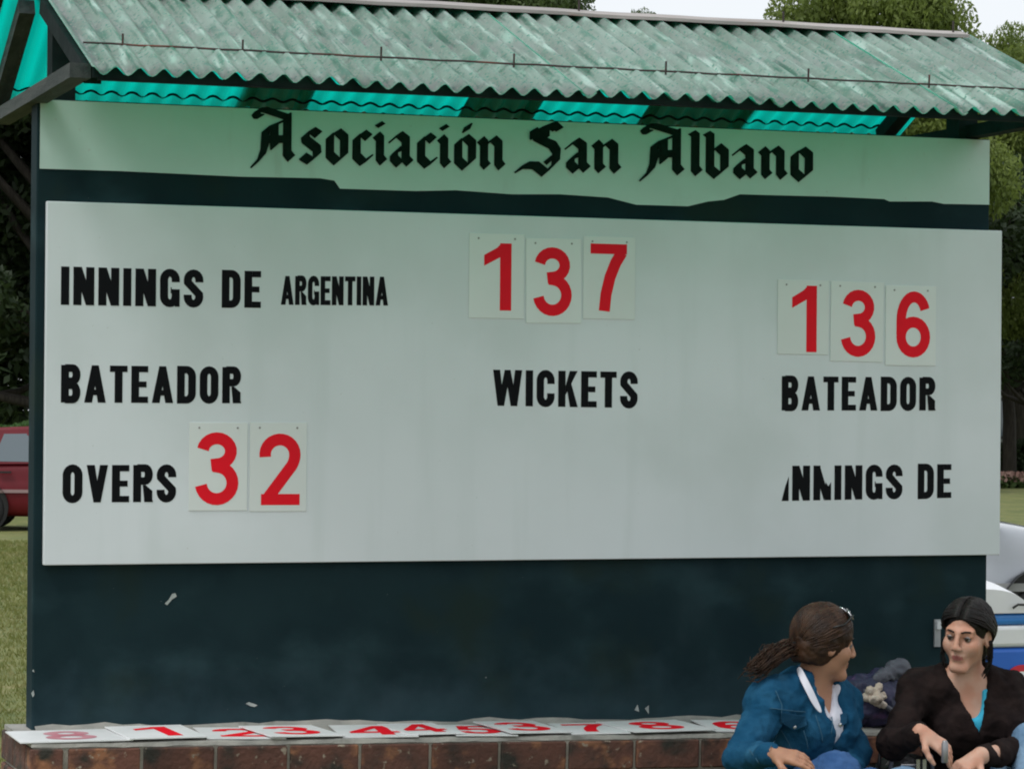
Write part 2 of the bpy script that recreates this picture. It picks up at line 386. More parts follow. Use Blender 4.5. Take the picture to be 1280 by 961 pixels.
def word_px(name, text, l, r, tl, bl, tr, br, y, m, parent, **k):
    a, b, c, d = P(l, bl, y), P(r, br, y), P(l, tl, y), P(r, tr, y)
    return word(name, text, a[0], a[2], b[0], b[2], c[2]-a[2], d[2]-b[2], y, m, parent, **k)

# ------------------------------------------------------------------ the scoreboard
WX0, WX1, WY1, WTOP = -.03, 3.567, .12, 2.556
sb = empty('scoreboard', (1.78, .06, .40))
tag(sb, 'large roofed cricket scoreboard with white score panel on dark green wall', 'scoreboard')
mw = MB(); n = 24
mw.box(WX0, WX1, 0, WY1, .37, WTOP)
wall = mw.build('wall', M_wall, sb); bevel(wall, .006)

# mud and dust splashed up from the ledge onto the foot of the wall
t_ = M_wall.node_tree; b_ = t_.nodes['Principled BSDF']; src = b_.inputs['Base Color'].links[0].from_socket
tc_ = t_.nodes.new('ShaderNodeTexCoord'); sx_ = t_.nodes.new('ShaderNodeSeparateXYZ'); nz_ = t_.nodes.new('ShaderNodeTexNoise'); nz_.inputs['Scale'].default_value = 7; nz_.inputs['Detail'].default_value = 8
t_.links.new(tc_.outputs['Object'], sx_.inputs[0]); t_.links.new(tc_.outputs['Object'], nz_.inputs['Vector'])
ad_ = t_.nodes.new('ShaderNodeMath'); ad_.operation = 'MULTIPLY_ADD'; ad_.inputs[1].default_value = .42; t_.links.new(nz_.outputs['Fac'], ad_.inputs[0]); t_.links.new(sx_.outputs['Z'], ad_.inputs[2])
mr_ = t_.nodes.new('ShaderNodeMapRange'); mr_.inputs[1].default_value = .84; mr_.inputs[2].default_value = .56; mr_.inputs[4].default_value = .75; t_.links.new(ad_.outputs[0], mr_.inputs[0])
mx_ = t_.nodes.new('ShaderNodeMix'); mx_.data_type = 'RGBA'; mx_.inputs[7].default_value = (.034,.066,.080,1); t_.links.new(mr_.outputs[0], mx_.inputs[0]); t_.links.new(src, mx_.inputs[6]); t_.links.new(mx_.outputs[2], b_.inputs['Base Color'])

# white painted heading field with its ragged lower paint line
low = [(50,211),(150,214),(300,221),(400,223),(418,226),(425,236),(520,239),(570,238),(640,243),(700,243),(760,247),(795,256),(860,258),(885,252),(905,250),(925,243),(960,244),(1040,246),(1105,249),(1112,252),(1165,252),(1180,255),(1237,256)]
vb = [P(u, v, -.0035) for u, v in low]; vb[0][0] = -.021; vb[-1][0] = 3.564
top = [(p[0], -.0035, WTOP-.004) for p in vb]
k = len(vb)
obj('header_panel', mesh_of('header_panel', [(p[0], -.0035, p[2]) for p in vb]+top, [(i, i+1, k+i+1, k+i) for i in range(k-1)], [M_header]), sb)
word_px('lettering', 'Asociaciun', 317, 632, 158, 200, 172, 213, -.005, M_blackpaint, sb, style='black', gap=.03)
word_px('lettering', 'San', 650, 777, 172, 213, 176, 217, -.005, M_blackpaint, sb, style='black', gap=.03)
word_px('lettering', 'Albano', 803, 1018, 177, 217, 186, 226, -.005, M_blackpaint, sb, style='black', gap=.03)

sp = MB().box(0, 3.604, -.032, -.004, .99, 2.21).build('score_panel', M_panel, sb); bevel(sp, .003)
YP = -.0325
for txt, l, r, tl, bl, tr, br in [
    ('INNINGS', 76, 254, 333, 381, 338, 384), ('DE', 277, 326, 338, 384, 339, 385), ('ARGENTINA', 351, 485, 345, 381, 346, 382),
    ('BATEADOR', 76, 301, 456, 503, 459, 504), ('OVERS', 78, 220, 581, 628, 581, 627), ('WICKETS', 616, 797, 462, 507, 465, 510),
    ('BATEADOR', 977, 1169, 470, 513, 472, 513), ('iNnINGS', 977, 1128, 582, 626, 581, 623), ('DE', 1147, 1189, 580, 623, 580, 622)]:
    word_px('lettering', txt, l, r, tl, bl, tr, br, YP, M_black, sb, gap=.10 if txt != 'ARGENTINA' else .06)

# roof ------------------------------------------------------
XL, XR = -.008, 3.600
EAVE_F, EAVE_B, RIDGE = (-.864, 2.555), (.864, 2.640), (.172, 2.955)
PITCHW, AMP = .076, .0135
def corrugated(name, x0, x1, a, b, m, lift=0, sag=0.0, jag=0.0, seed=0):
    rs = random.Random(seed)
    nxx = int((x1-x0)/PITCHW*8); nyy = 6
    d = Vector((0, b[0]-a[0], b[1]-a[1])); nn = Vector((0, -d.z, d.y)).normalized()
    if nn.z < 0: nn = -nn
    vs = []
    jg = [rs.uniform(-jag, jag) for _ in range(nxx+1)]
    for j in range(nyy+1):
        t = j/nyy
        for i in range(nxx+1):
            x = x0+(x1-x0)*i/nxx
            hgt = AMP*math.cos(2*math.pi*(x-XL)/PITCHW)+lift-sag*math.sin(math.pi*t)+.003*math.sin(x*3.1+seed)
            tt = t*(1+jg[0]*.02)
            p = Vector((x, a[0], a[1]))+d*tt+nn*hgt
            vs.append(p)
    q = nxx+1
    fs = [(j*q+i, j*q+i+1, (j+1)*q+i+1, (j+1)*q+i) for j in range(nyy) for i in range(nxx)]
    o = obj(name, mesh_of(name, vs, fs, [m], smooth=True), sb)
    s = o.modifiers.new('thickness', 'SOLIDIFY'); s.thickness = .0016; s.offset = 0
    return o
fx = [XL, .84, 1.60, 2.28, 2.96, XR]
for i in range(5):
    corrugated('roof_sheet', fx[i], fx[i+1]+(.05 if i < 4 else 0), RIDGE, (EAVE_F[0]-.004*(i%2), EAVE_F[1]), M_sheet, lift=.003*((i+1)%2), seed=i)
def bx(u, v=150): return P(u, v, .80)[0]
edges = [XL, bx(308, 118), bx(380, 122), bx(588, 133), bx(664, 137), bx(808, 144), bx(922, 149), XR-.01]
for i in range(7):
    o = corrugated('translucent_roof_sheet', edges[i]-(.03 if i else .10), edges[i+1]+.03, RIDGE, EAVE_B, M_teal if i % 2 == 0 else M_green, lift=.004*(i%2), seed=i+9)
    o['label'] = 'bright teal translucent sheet' if i % 2 == 0 else 'darker green sheet'

def on_front(t, lift=0):
    d = Vector((0, EAVE_F[0]-RIDGE[0], EAVE_F[1]-RIDGE[1])); nn = Vector((0, -abs(d.z), abs(d.y))).normalized()
    return Vector((0, RIDGE[0], RIDGE[1]))+d*t+nn*lift
wp = on_front(.745, .0185)
wire = MB().tube([(XL+.02+i*.09, wp.y, wp.z+.0012*math.sin(i*2.3)) for i in range(40)], .0036, 5).build('hold_down_wire', M_rust, sb)
for i, u in enumerate((153, 303, 476, 642, 832, 1010, 1161)):
    x = P(u, 80+u*.045, wp.y)[0]
    MB().tube([(x, wp.y, wp.z-.012), (x, wp.y-.003, wp.z+.034)], .0035, 6).build('hook_bolt', M_rust, wire)
# ridge cap: two weathered strips meeting over the ridge, propped clear of the sheets
cz = RIDGE[1]+.016
rc = MB()
ns = 30
for side, (yy, zz) in enumerate(((RIDGE[0]-.075, cz-.022), (RIDGE[0]+.085, cz-.045))):
    vs, fs = [], []
    for i in range(ns+1):
        x = XL+.02+(XR-XL-.09)*i/ns; wob = .0012*math.sin(i*1.7)+.001*math.sin(i*.6)
        for (py, pz) in ((RIDGE[0], cz+.012), (yy, zz+.012), (yy, zz), (RIDGE[0], cz)):
            vs.append((x, py, pz+wob))
    for i in range(ns):
        for e in range(4): fs.append((i*4+e, i*4+(e+1)%4, (i+1)*4+(e+1)%4, (i+1)*4+e))
    fs += [(0,1,2,3), (ns*4+3, ns*4+2, ns*4+1, ns*4)]
    rc.add(vs, fs)
ridge = rc.build('ridge_cap', M_ridge, sb)
for u in (182, 430, 720, 975, 1187):
    x = P(u, 20, RIDGE[0])[0]
    MB().tube([(x, RIDGE[0]-.03, cz), (x, RIDGE[0]-.03, cz+.045)], .004, 6).build('hook_bolt', M_rust, ridge)
# timber and added dark strips under the sheets
def below(a, b, t, drop):
    return (a[0]+(b[0]-a[0])*t, a[1]+(b[1]-a[1])*t-drop)
for t, wd, ht, nm in ((.955, .03, .016, 'purlin'), (.45, .05, .05, 'purlin')):
    y, z = below(RIDGE, EAVE_F, t, .024+ht/2)
    MB().box(XL+.03, XR-.03, y-wd/2, y+wd/2, z-ht/2, z+ht/2).build(nm, M_darkbeam, sb)
y, z = below(RIDGE, EAVE_B, .88, .022)
MB().tube([(XL+.0095*i, y, z+.014+AMP*.45*math.cos(2*math.pi*.0095*i/PITCHW)) for i in range(int((XR-XL-.03)/.0095))], .0048, 4).build('sheet_edge_line', M_darkbeam, sb)  # dark tube added along the back sheets to draw their wavy cut edge
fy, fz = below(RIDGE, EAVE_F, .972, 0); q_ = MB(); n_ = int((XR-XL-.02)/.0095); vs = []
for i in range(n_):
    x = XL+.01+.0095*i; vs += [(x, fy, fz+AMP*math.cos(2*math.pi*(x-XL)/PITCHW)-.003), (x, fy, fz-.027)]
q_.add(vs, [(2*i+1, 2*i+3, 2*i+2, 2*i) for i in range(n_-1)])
o = q_.build('dark_eave_strip', M_darkbeam, sb); o.modifiers.new('t', 'SOLIDIFY').thickness = .012  # dark strip added for the shade in the open crests of the front eave
MB().box(XL+.03, XR-.03, RIDGE[0]-.03, RIDGE[0]+.03, RIDGE[1]-.10, RIDGE[1]-.025).build('ridge_beam', M_darkbeam, sb)
for i, x in enumerate((-.036, 3.50)):
    wd = .055
    for a, nm in ((EAVE_F, 'rafter'), (EAVE_B, 'rafter')):
        p0, p1 = below(RIDGE, a, .04, .052), below(RIDGE, a, .86, .052)
        xr_ = x+(.06 if a is EAVE_F and i == 0 else 0); MB().bar((xr_, *p0), (xr_, *p1), wd, .055, up=(0, 0, 1)).build(nm, M_darkbeam if (i or a is EAVE_F) else M_beam, sb)
    MB().box(x-.028, x+.038, -.80 if i == 0 else -.72, .80, WTOP-.016+(.02 if i else 0), WTOP+.030+(.02 if i else 0)).build('tie_beam', M_darkbeam if i else M_beam, sb)
    MB().box(.02 if i == 0 else 3.44, .10 if i == 0 else 3.52, .01, .11, WTOP-.002, RIDGE[1]-.10).build('king_post', M_darkbeam, sb)
# stiff fillet of cement where the wall meets the ledge
def ledge_z(x): return .436-.0168*(x+.02)
cf = MB(); rs = random.Random(3); nn = 60; vs, fs = [], []
for i in range(nn+1):
    x = WX0+.01+(WX1-WX0-.02)*i/nn; hh = .010+.012*rs.random()+.005*math.sin(i*.5)
    z0 = ledge_z(x)
    vs += [(x, -.0015, z0+hh), (x, -.006-.006*rs.random(), z0+hh*.6), (x, -.035-.01*rs.random(), z0-.004)]
for i in range(nn):
    for e in range(2): fs.append((i*3+e, i*3+e+1, (i+1)*3+e+1, (i+1)*3+e))
cf.add(vs, fs); cf.build('cement_fillet', M_cement, sb)
# pale scars in the paint
M_scar = mat('bare_scar', (.42,.46,.44), (.28,.31,.3), rough=.8, scale=30)
for pts in ([(206,754),(211,749),(215,742),(219,741),(221,745),(215,749),(209,756)], [(307,879),(311,877),(317,879),(322,881),(318,883),(313,882)],
            [(39,866),(42,862),(43,868),(41,871)], [(40,838),(42,836),(43,840)], [(793,887),(797,880),(799,889)], [(806,885),(811,881),(811,892)]):
    q = [P(u, v, -.0022) for u, v in pts]
    vs = [(a[0], -.0022, a[2]) for a in q]
    MB().add(vs, [tuple(range(len(vs)))[::-1]]).build('paint_scar', M_scar, sb)

# ------------------------------------------------------------------ brick ledge
LROT = math.atan(.0168)
lg = empty('brick_ledge', (-.02, 0, .436), (0, LROT, 0))
tag(lg, 'low dark red brick ledge along the foot of the scoreboard', 'ledge')
def lpt(x, y, z): return (x, y, z)
LX0, LX1, LY0, LY1 = -.075, 3.80, -.375, .20
# pieces of the ledge are laid out in its own sloping frame (x along, z up from the top edge)
LM = world_of(lg)
def lbuild(mb, name, m):
    o = mb.build(name, m); o.matrix_basis = LM.copy(); attach(o, lg); return o
lbuild(MB().box(LX0+.012, LX1-.012, LY0+.012, LY1-.012, -.52, -.016), 'mortar_core', M_mortar)
cap = MB(); vs, fs = [], []; rs = random.Random(8); nn = 90
for i in range(nn+1):
    x = LX0+.004+(LX1-LX0-.008)*i/nn
    yf = LY0+.004+.006*rs.random(); zt = -.002*rs.random()
    vs += [(x, yf, -.014-.004*rs.random()), (x, yf+.004, zt-.003), (x, yf+.03, zt), (x, LY1-.01, 0), (x, LY1-.01, -.016)]
for i in range(nn):
    for e in range(4): fs.append((i*5+e, (i+1)*5+e, (i+1)*5+e+1, i*5+e+1))
fs += [(0,1,2,3,4), tuple(nn*5+q for q in (4,3,2,1,0))]
cap.add(vs, fs); lbuild(cap, 'cement_cap', M_cement)
BW, BH, J = .235, .098, .012
def brick_mesh(l, h, d):
    mb = MB(); e = .005
    x, y, z = l/2, d/2, h/2
    vs = []
    for sx, sy, sz in [(a, b, c) for c in (-1,1) for b in (-1,1) for a in (-1,1)]:
        vs += [(sx*(x-e), sy*y, sz*(z-e)), (sx*x, sy*(y-e*.6), sz*(z-e)), (sx*(x-e), sy*(y-e*.6), sz*z)]
    import bmesh
    bm = bmesh.new()
    for v in vs: bm.verts.new(v)
    r = bmesh.ops.convex_hull(bm, input=bm.verts)
    me = bpy.data.meshes.new('brick'); bm.to_mesh(me); bm.free(); me.materials.append(M_brick); return me
bm_full, bm_half, bm_end = brick_mesh(BW, BH, .10), brick_mesh(BW/2-J/2, BH, .10), brick_mesh(.10, BH, BW)
xj = P(178, 945, LY0)[0]+.02
def put_brick(me, x, y, z):
    o = bpy.data.objects.new('brick', me); COL.objects.link(o)
    o.matrix_basis = LM @ Matrix.Translation((x, y, z)) @ Matrix.Rotation(random.uniform(-.008, .008), 4, 'Z')
    attach(o, lg); return o
random.seed(5)
for row in range(5):
    z = -.020-BH/2-row*(BH+J)
    off = 0 if row % 2 == 0 else (BW+J)/2
    x = xj-off
    while x-(BW+J) > LX0-.05: x -= BW+J
    if x-LX0 > .06:
        wdt = x-LX0-J
        o = put_brick(bm_half, LX0+wdt/2, LY0+.05+random.uniform(-.002, .002), z); o.scale.x = wdt/(BW/2-J/2)
    while x+BW < LX1:
        put_brick(bm_full, x+BW/2+J/2, LY0+.05+random.uniform(-.003, .003), z); x += BW+J
    for q in range(2):
        yy = LY0+.11+BW/2+q*(BW+J)
        put_brick(bm_end, LX0+.05, yy, z)

# ------------------------------------------------------------------ number cards
def card(name_m, wd, ht, digit, face_mat, dig_h=.76, dx=0):
    """a card in its own frame: x right, z up, front face at y = 0 looking to -y"""
    c = MB().box(-wd/2, wd/2, 0, .004, 0, ht)
    me = mesh_of('card', c.v, c.f, [face_mat])
    return me
def digit_mesh(ch, hgt, hung=False):
    dw, st = sans(ch); mb = MB(); kk = 0
    for polys in st:
        kk += 1
        for poly in polys:
            vs = [((a-dw/2)*hgt, .0011-.00015*kk if hung else -.0006-.00015*kk, b*hgt) for a, b in poly]
            ar = sum(vs[i][0]*vs[(i+1)%len(vs)][2]-vs[(i+1)%len(vs)][0]*vs[i][2] for i in range(len(vs)))
            mb.add(vs if ar > 0 else vs[::-1], [tuple(range(len(vs)))])
    return mb
ncard = 0
def hung_card(l, r, t, b, ch, dt, db, label, group, tilt=0, xs_=1.0, du=0):
    yb = -.0365
    a, c = P((l+r)/2, b, yb), P((l+r)/2, t, yb)
    wd = P(r, t, yb)[0]-P(l, t, yb)[0]; ht = c[2]-a[2]
    root = empty('number_card', (a[0], yb, a[2]), (0, RD(tilt), 0))
    tag(root, label, 'number card', group)
    Mx = world_of(root)
    def put(mb, nm, m):
        o = mb.build(nm, m); o.matrix_basis = Mx.copy(); attach(o, root); return o
    bevel(put(MB().box(-wd/2, wd/2, .0016, .0035, 0, ht), 'card', M_card), .0008, 1)
    d0, d1 = P((l+r)/2, db, yb), P((l+r)/2, dt, yb)
    hgt = d1[2]-d0[2]
    mb = digit_mesh(ch, hgt, True); off = d0[2]-a[2]; dx = P((l+r)/2+du, b, yb)[0]-a[0]
    mb.v = [(x*xs_+dx, y, z+off) for x, y, z in mb.v]
    put(mb, 'digit', M_red)
    for sx in (-1, 1):
        put(MB().lathe([(0, -.001), (.0032, -.0004), (.0038, .0014)], (sx*wd*.33, 0, ht-.018), n=8), 'nail', M_nail)
G1 = 'number cards hung on the score panel'
for a in [(586,655,292,398,'1',304,388,'white card with red one, leftmost above the word WICKETS',0,1.0,1),
          (658,727,298,404,'3',309,394,'white card with red three above the word WICKETS',-.6,1.0,-1),
          (729,794,296,399,'7',305,389,'white card with red seven above the word WICKETS',0,1.0,-1),
          (972,1036,350,443,'1',357,440,'white card with red one above the right BATEADOR',0,.95,1),
          (1038,1104,352,452,'3',362,445,'white card with red three above the right BATEADOR',.4,.95,2),
          (1107,1170,357,457,'6',364,447,'white card with red six above the right BATEADOR',0,.95,3),
          (236,309,528,638,'3',540,630,'white card with red three beside the word OVERS',0,1.02,-1),
          (312,383,528,639,'2',542,631,'white card with red two, right of the red three by OVERS',0,1.0,2)]:
    hung_card(*a[:8], G1, a[8], a[9], a[10])

# loose cards lying on the ledge
lay = [(16,150,'8',0,'leftmost loose card on the ledge, faded pink digit'), (150,243,'1',2,'loose card with red one, second card from the ledge corner'),
       (246,338,'2',-2,'loose card with red two left of the loose three on the ledge'), (322,412,'3',3,'loose card with red three left of the gap on the ledge'),
       (413,500,'4',-3,'loose card with red four right of the gap on the ledge'), (494,560,'4',2,'second loose card with red four on the ledge'),
       (552,622,'5',-2,'loose card with red five among the cards on the ledge'), (618,692,'3',3,'loose card with red three left of the loose seven on the ledge'),
       (695,762,'7',-2,'loose card with red seven below the word WICKETS, on the ledge'), (768,868,'8',2,'loose card with red eight right of the loose seven'),
       (872,950,'6',-3,'rightmost loose card on the ledge beside the denim jacket')]
M_redfade = mat('faded_red', (.50,.16,.20), (.58,.28,.32), rough=.5, scale=10)
for i, (l, r, ch, tw, lab) in enumerate(lay):
    x0, x1 = P(l, 920, -.17)[0], P(r, 920, -.17)[0]
    xc = (x0+x1)/2; wd = max(x1-x0, .19)+.012; ht = .315
    z = ledge_z(xc)+.0042+.0065*(i % 2)
    root = empty('number_card', (xc, -.364+.012*((i*7) % 3)/2, z)); tag(root, lab, 'number card', 'loose number cards laid on the ledge')
    # lay the card flat: its front face up, its top edge towards the wall
    Mx = Matrix.Translation(root.location) @ Matrix.Rotation(LROT, 4, 'Y') @ Matrix.Rotation(RD(tw*2.2), 4, 'Z') @ Matrix.Rotation(RD(.5*((i*5) % 4-1.5)), 4, 'Y') @ Matrix.Rotation(RD(-90+(.9 if i % 3 == 1 else .15)), 4, 'X')
    def put(mb, nm, m):
        o = mb.build(nm, m); o.matrix_basis = Mx.copy(); attach(o, root); return o
    put(MB().box(-wd/2, wd/2, 0, .0035, 0, ht), 'card', M_card2)
    mb = digit_mesh(ch, .225); mb.v = [(x*min(1.25, wd/.19), y, q+.045) for x, y, q in mb.v]
    put(mb, 'digit', M_redfade if i in (0,) else M_red)
# ------------------------------------------------------------------ people: smooth-blended fields turned into one continuous skin
class Field:
    def __init__(s, lo, hi, h):
        s.lo = np.array(lo, float); s.h = h
        s.n = np.ceil((np.array(hi)-s.lo)/h).astype(int)+1
        s.f = np.full(tuple(s.n), .2, np.float32)
        s.ax = [(s.lo[i]+h*np.arange(s.n[i])).astype(np.float32) for i in range(3)]
    def sub(s, lo, hi, pad):
        a = np.clip(np.floor((np.array(lo)-pad-s.lo)/s.h).astype(int), 0, s.n)
        b = np.clip(np.ceil((np.array(hi)+pad-s.lo)/s.h).astype(int)+1, 0, s.n)
        if np.any(b <= a): return None, None
        sl = tuple(slice(a[i], b[i]) for i in range(3))
        return sl, (s.ax[0][sl[0]][:, None, None], s.ax[1][sl[1]][None, :, None], s.ax[2][sl[2]][None, None, :])
    def put(s, sl, d, k, neg=False):
        a = s.f[sl]
        if neg:
            d = -d; h = np.maximum(k-np.abs(a-d), 0)/k; s.f[sl] = np.maximum(a, d)+h*h*k/4
        else:
            h = np.maximum(k-np.abs(a-d), 0)/k; s.f[sl] = np.minimum(a, d)-h*h*k/4
    def cap(s, a, b, ra, rb, k=.02, neg=False):
        a, b = np.array(a, float), np.array(b, float); r = max(ra, rb)
        sl, g = s.sub(np.minimum(a, b), np.maximum(a, b), r+k+.03)
        if sl is None: return
        ab = b-a; L2 = max(ab@ab, 1e-9)
        px, py, pz = g[0]-a[0], g[1]-a[1], g[2]-a[2]
        t = np.clip((px*ab[0]+py*ab[1]+pz*ab[2])/L2, 0, 1)
        d = np.sqrt((px-t*ab[0])**2+(py-t*ab[1])**2+(pz-t*ab[2])**2)-(ra+(rb-ra)*t)
        s.put(sl, d, k, neg)
    def ell(s, c, r, A=np.eye(3), k=.02, neg=False):
        c, r, A = np.array(c, float), np.array(r, float), np.array(A, float); R_ = max(r)
        sl, g = s.sub(c-R_, c+R_, k+.03)
        if sl is None: return
        p = [g[i]-c[i] for i in range(3)]
        q = [A[i][0]*p[0]+A[i][1]*p[1]+A[i][2]*p[2] for i in range(3)]
        k0 = np.sqrt(sum((q[i]/r[i])**2 for i in range(3))); k1 = np.sqrt(sum((q[i]/r[i]**2)**2 for i in range(3)))+1e-6
        s.put(sl, k0*(k0-1)/k1, k, neg)
    def mask(s, fn, k=.006):
        """keep only where fn(x,y,z) < 0"""
        g = (s.ax[0][:, None, None], s.ax[1][None, :, None], s.ax[2][None, None, :])
        d = fn(*g); h = np.maximum(k-np.abs(s.f-d), 0)/k
        s.f = (np.maximum(s.f, d)+h*h*k/4).astype(np.float32)
    def mesh(s):
        f = s.f; ins = f < 0
        c = np.zeros(np.array(f.shape)-1, np.int8)
        for i in (0, 1):
            for j in (0, 1):
                for q in (0, 1):
                    c += ins[i:f.shape[0]-1+i, j:f.shape[1]-1+j, q:f.shape[2]-1+q]
        idx = np.argwhere((c > 0) & (c < 8)); vid = np.full(c.shape, -1, np.int32); vid[tuple(idx.T)] = np.arange(len(idx))
        acc = np.zeros((len(idx), 3)); cnt = np.zeros(len(idx))
        cor = [np.array((i, j, q)) for i in (0, 1) for j in (0, 1) for q in (0, 1)]
        val = {tuple(o): f[tuple((idx+o).T)] for o in cor}
        for o in cor:
            for a in range(3):
                if o[a] == 0:
                    o2 = o.copy(); o2[a] = 1; va, vb = val[tuple(o)], val[tuple(o2)]
                    m = (va < 0) != (vb < 0); t = np.where(m, va/np.where(m, va-vb, 1), 0)
                    p = np.tile(o.astype(float), (len(idx), 1)); p[:, a] += t
                    acc[m] += p[m]; cnt[m] += 1
        v = s.lo+s.h*(idx+acc/cnt[:, None])
        fs = []
        for a in range(3):
            b, e = (a+1) % 3, (a+2) % 3
            A = [slice(None)]*3; B = [slice(None)]*3; A[a] = slice(0, -1); B[a] = slice(1, None)
            cr = ins[tuple(A)] != ins[tuple(B)]
            e_ = np.argwhere(cr); e_ = e_[(e_[:, b] > 0) & (e_[:, e] > 0) & (e_[:, b] < c.shape[b]) & (e_[:, e] < c.shape[e])]
            fl = ins[tuple(e_.T)]
            def at(db, de):
                q = e_.copy(); q[:, b] += db; q[:, e] += de; return vid[tuple(q.T)]
            quad = np.stack([at(-1, -1), at(0, -1), at(0, 0), at(-1, 0)], 1)
            quad[~fl] = quad[~fl][:, ::-1]; fs.append(quad)
        return v, np.concatenate(fs)

def nrm(v): v = np.array(v, float); return v/np.linalg.norm(v)
def field_obj(name, F, mats, parent, midx=None, wrinkle=0, wsize=.06, smooth_it=2):
    v, q = F.mesh()
    mi = midx(v[q].mean(1)) if midx else None
    o = obj(name, mesh_of(name, v, q, mats if isinstance(mats, list) else [mats], mi, True), parent)
    if smooth_it:
        sm = o.modifiers.new('smooth', 'SMOOTH'); sm.iterations = smooth_it; sm.factor = .5
    if wrinkle:
        tx = bpy.data.textures.new(name+'_folds', 'CLOUDS'); tx.noise_scale = wsize; tx.noise_depth = 2; tx.noise_type = 'HARD_NOISE' if 'hair' not in name else 'SOFT_NOISE'
        dm = o.modifiers.new('folds', 'DISPLACE'); dm.texture = tx; dm.strength = wrinkle if 'hair' in name else -wrinkle; dm.mid_level = .5 if 'hair' in name else .52; dm.texture_coords = 'LOCAL'
    return o

class Frame:
    def __init__(s, o, r, f, u): s.o, s.A = np.array(o, float), np.array([r, f, u])
    def __call__(s, a, b, c): return s.o+s.A[0]*a+s.A[1]*b+s.A[2]*c
    def loc(s, p): return (np.asarray(p)-s.o)@s.A.T
    def locg(s, x, y, z):
        d = (x-s.o[0], y-s.o[1], z-s.o[2])
        return tuple(s.A[i][0]*d[0]+s.A[i][1]*d[1]+s.A[i][2]*d[2] for i in range(3))
def frame_from(o, fwd, up):
    f = nrm(fwd); u = np.array(up, float); u = nrm(u-f*(u@f)); r = np.cross(f, u); return Frame(o, r, f, u)

def torso(F, J, e=0.0, low=True):
    T = J['T']; L = J['len']
    F.ell(T(0, 0, .04), (.165+e, .115+e, .11+e), T.A, .06)
    F.ell(T(0, .0, L*.40), (.125+e, .092+e, .14+e), T.A, .08)
    F.ell(T(0, .0, L*.72), (.148+e, .10+e, .14+e), T.A, .08)
    for s_ in (-1, 1): F.ell(T(s_*.07, .082, L*.70), (.058+e, .05+e, .06+e), T.A, .05)
    F.cap(J['Rs'], J['Ls'], .043+e, .043+e, .05)
    nb = J['neck']
    for sh in ('Rs', 'Ls'): F.cap(nb+np.array((0, 0, .012)), J[sh], .042+e*.6, .044+e, .05)
def arms(F, J, e=0.0, upto=1.0):
    for s_ in 'RL':
        F.cap(J[s_+'s'], J[s_+'e'], .043+e, .036+e, .03)
        w_ = J[s_+'e']+(J[s_+'w']-J[s_+'e'])*upto
        F.cap(J[s_+'e'], w_, .039+e, .027+e*.9, .02)
def legs(F, J, e=0.0):
    for s_ in 'RL':
        F.cap(J[s_+'h'], J[s_+'k'], .088+e, .058+e, .04)
        F.cap(J[s_+'k'], J[s_+'a'], .058+e, .038+e*1.2, .03)
def hand(F, w_, d, n, side, curl=.5, spread=1.0, thumb=1.0):
    """palm and five fingers; d: wrist to knuckles, n: back of the hand, side: +1 thumb on d x n"""
    d = nrm(d); n = nrm(n-d*(np.array(n)@d)); t = np.cross(d, n)*side
    F.cap(w_, w_+d*.035, .024, .025, .02)
    for q in (-1, 0, 1): F.cap(w_+d*.03+t*.016*q, w_+d*.08+t*.022*q, .0145, .0125, .014)
    for i, (off, l) in enumerate(((.029, .068), (.010, .076), (-.010, .071), (-.028, .056))):
        p = w_+d*.082+t*off; a = 0
        for sgm, rr in ((.44, .0088), (.32, .0080), (.26, .0070)):
            a += curl*(.62+.12*i); v = d*math.cos(a)-n*math.sin(a)+t*off*1.2*spread
            q = p+nrm(v)*l*sgm; F.cap(p, q, rr, rr-.0007, .004); p = q
    p = w_+d*.028+t*.024
    for v, l, rr in ((t*.85*thumb+d*.6-n*.25, .038, .0118), (t*.35*thumb+d*.85-n*.4, .030, .0100), (t*.05+d*.9-n*.45, .024, .0088)):
        q = p+nrm(v)*l; F.cap(p, q, rr, rr-.001, .008); p = q
def head(F, H, nb):
    F.ell(H(0, -.012, .036), (.073, .092, .084), H.A, .02)
    F.ell(H(0, .022, -.045), (.057, .066, .072), H.A, .035)
    F.cap(H(-.016, .070, -.105), H(.016, .070, -.105), .019, .019, .025)
    for s_ in (-1, 1):
        F.ell(H(s_*.040, .052, -.028), (.026, .030, .030), H.A, .02)
        F.cap(H(s_*.012, .083, .026), H(s_*.043, .070, .026), .010, .009, .014)
        F.ell(H(s_*.031, .092, .003), (.017, .016, .011), H.A, .012, neg=True)
        F.ell(H(s_*.0115, .100, -.034), (.0085, .011, .008), H.A, .008)
        F.ell(H(s_*.074, -.008, -.008), (.011, .020, .032), H.A, .01)
        F.ell(H(s_*.081, -.002, -.006), (.006, .011, .018), H.A, .006, neg=True)
    F.cap(H(0, .088, .018), H(0, .110, -.028), .0075, .0105, .012)
    F.cap(H(-.018, .083, -.061), H(.018, .083, -.061), .0050, .0050, .008); F.ell(H(0, .0885, -.061), (.013, .007, .0048), H.A, .008)
    F.cap(H(-.013, .0835, -.0725), H(.013, .0835, -.0725), .0062, .0062, .008)
    F.cap(H(-.021, .0945, -.0665), H(.021, .0945, -.0665), .0024, .0024, .003, neg=True)
    for s_ in (-1, 1): F.cap(H(s_*.019, .0770, .0110), H(s_*.043, .0730, .0100), .0085, .0075, .006)
    F.cap(H(0, -.022, -.06), nb, .045, .048, .03)
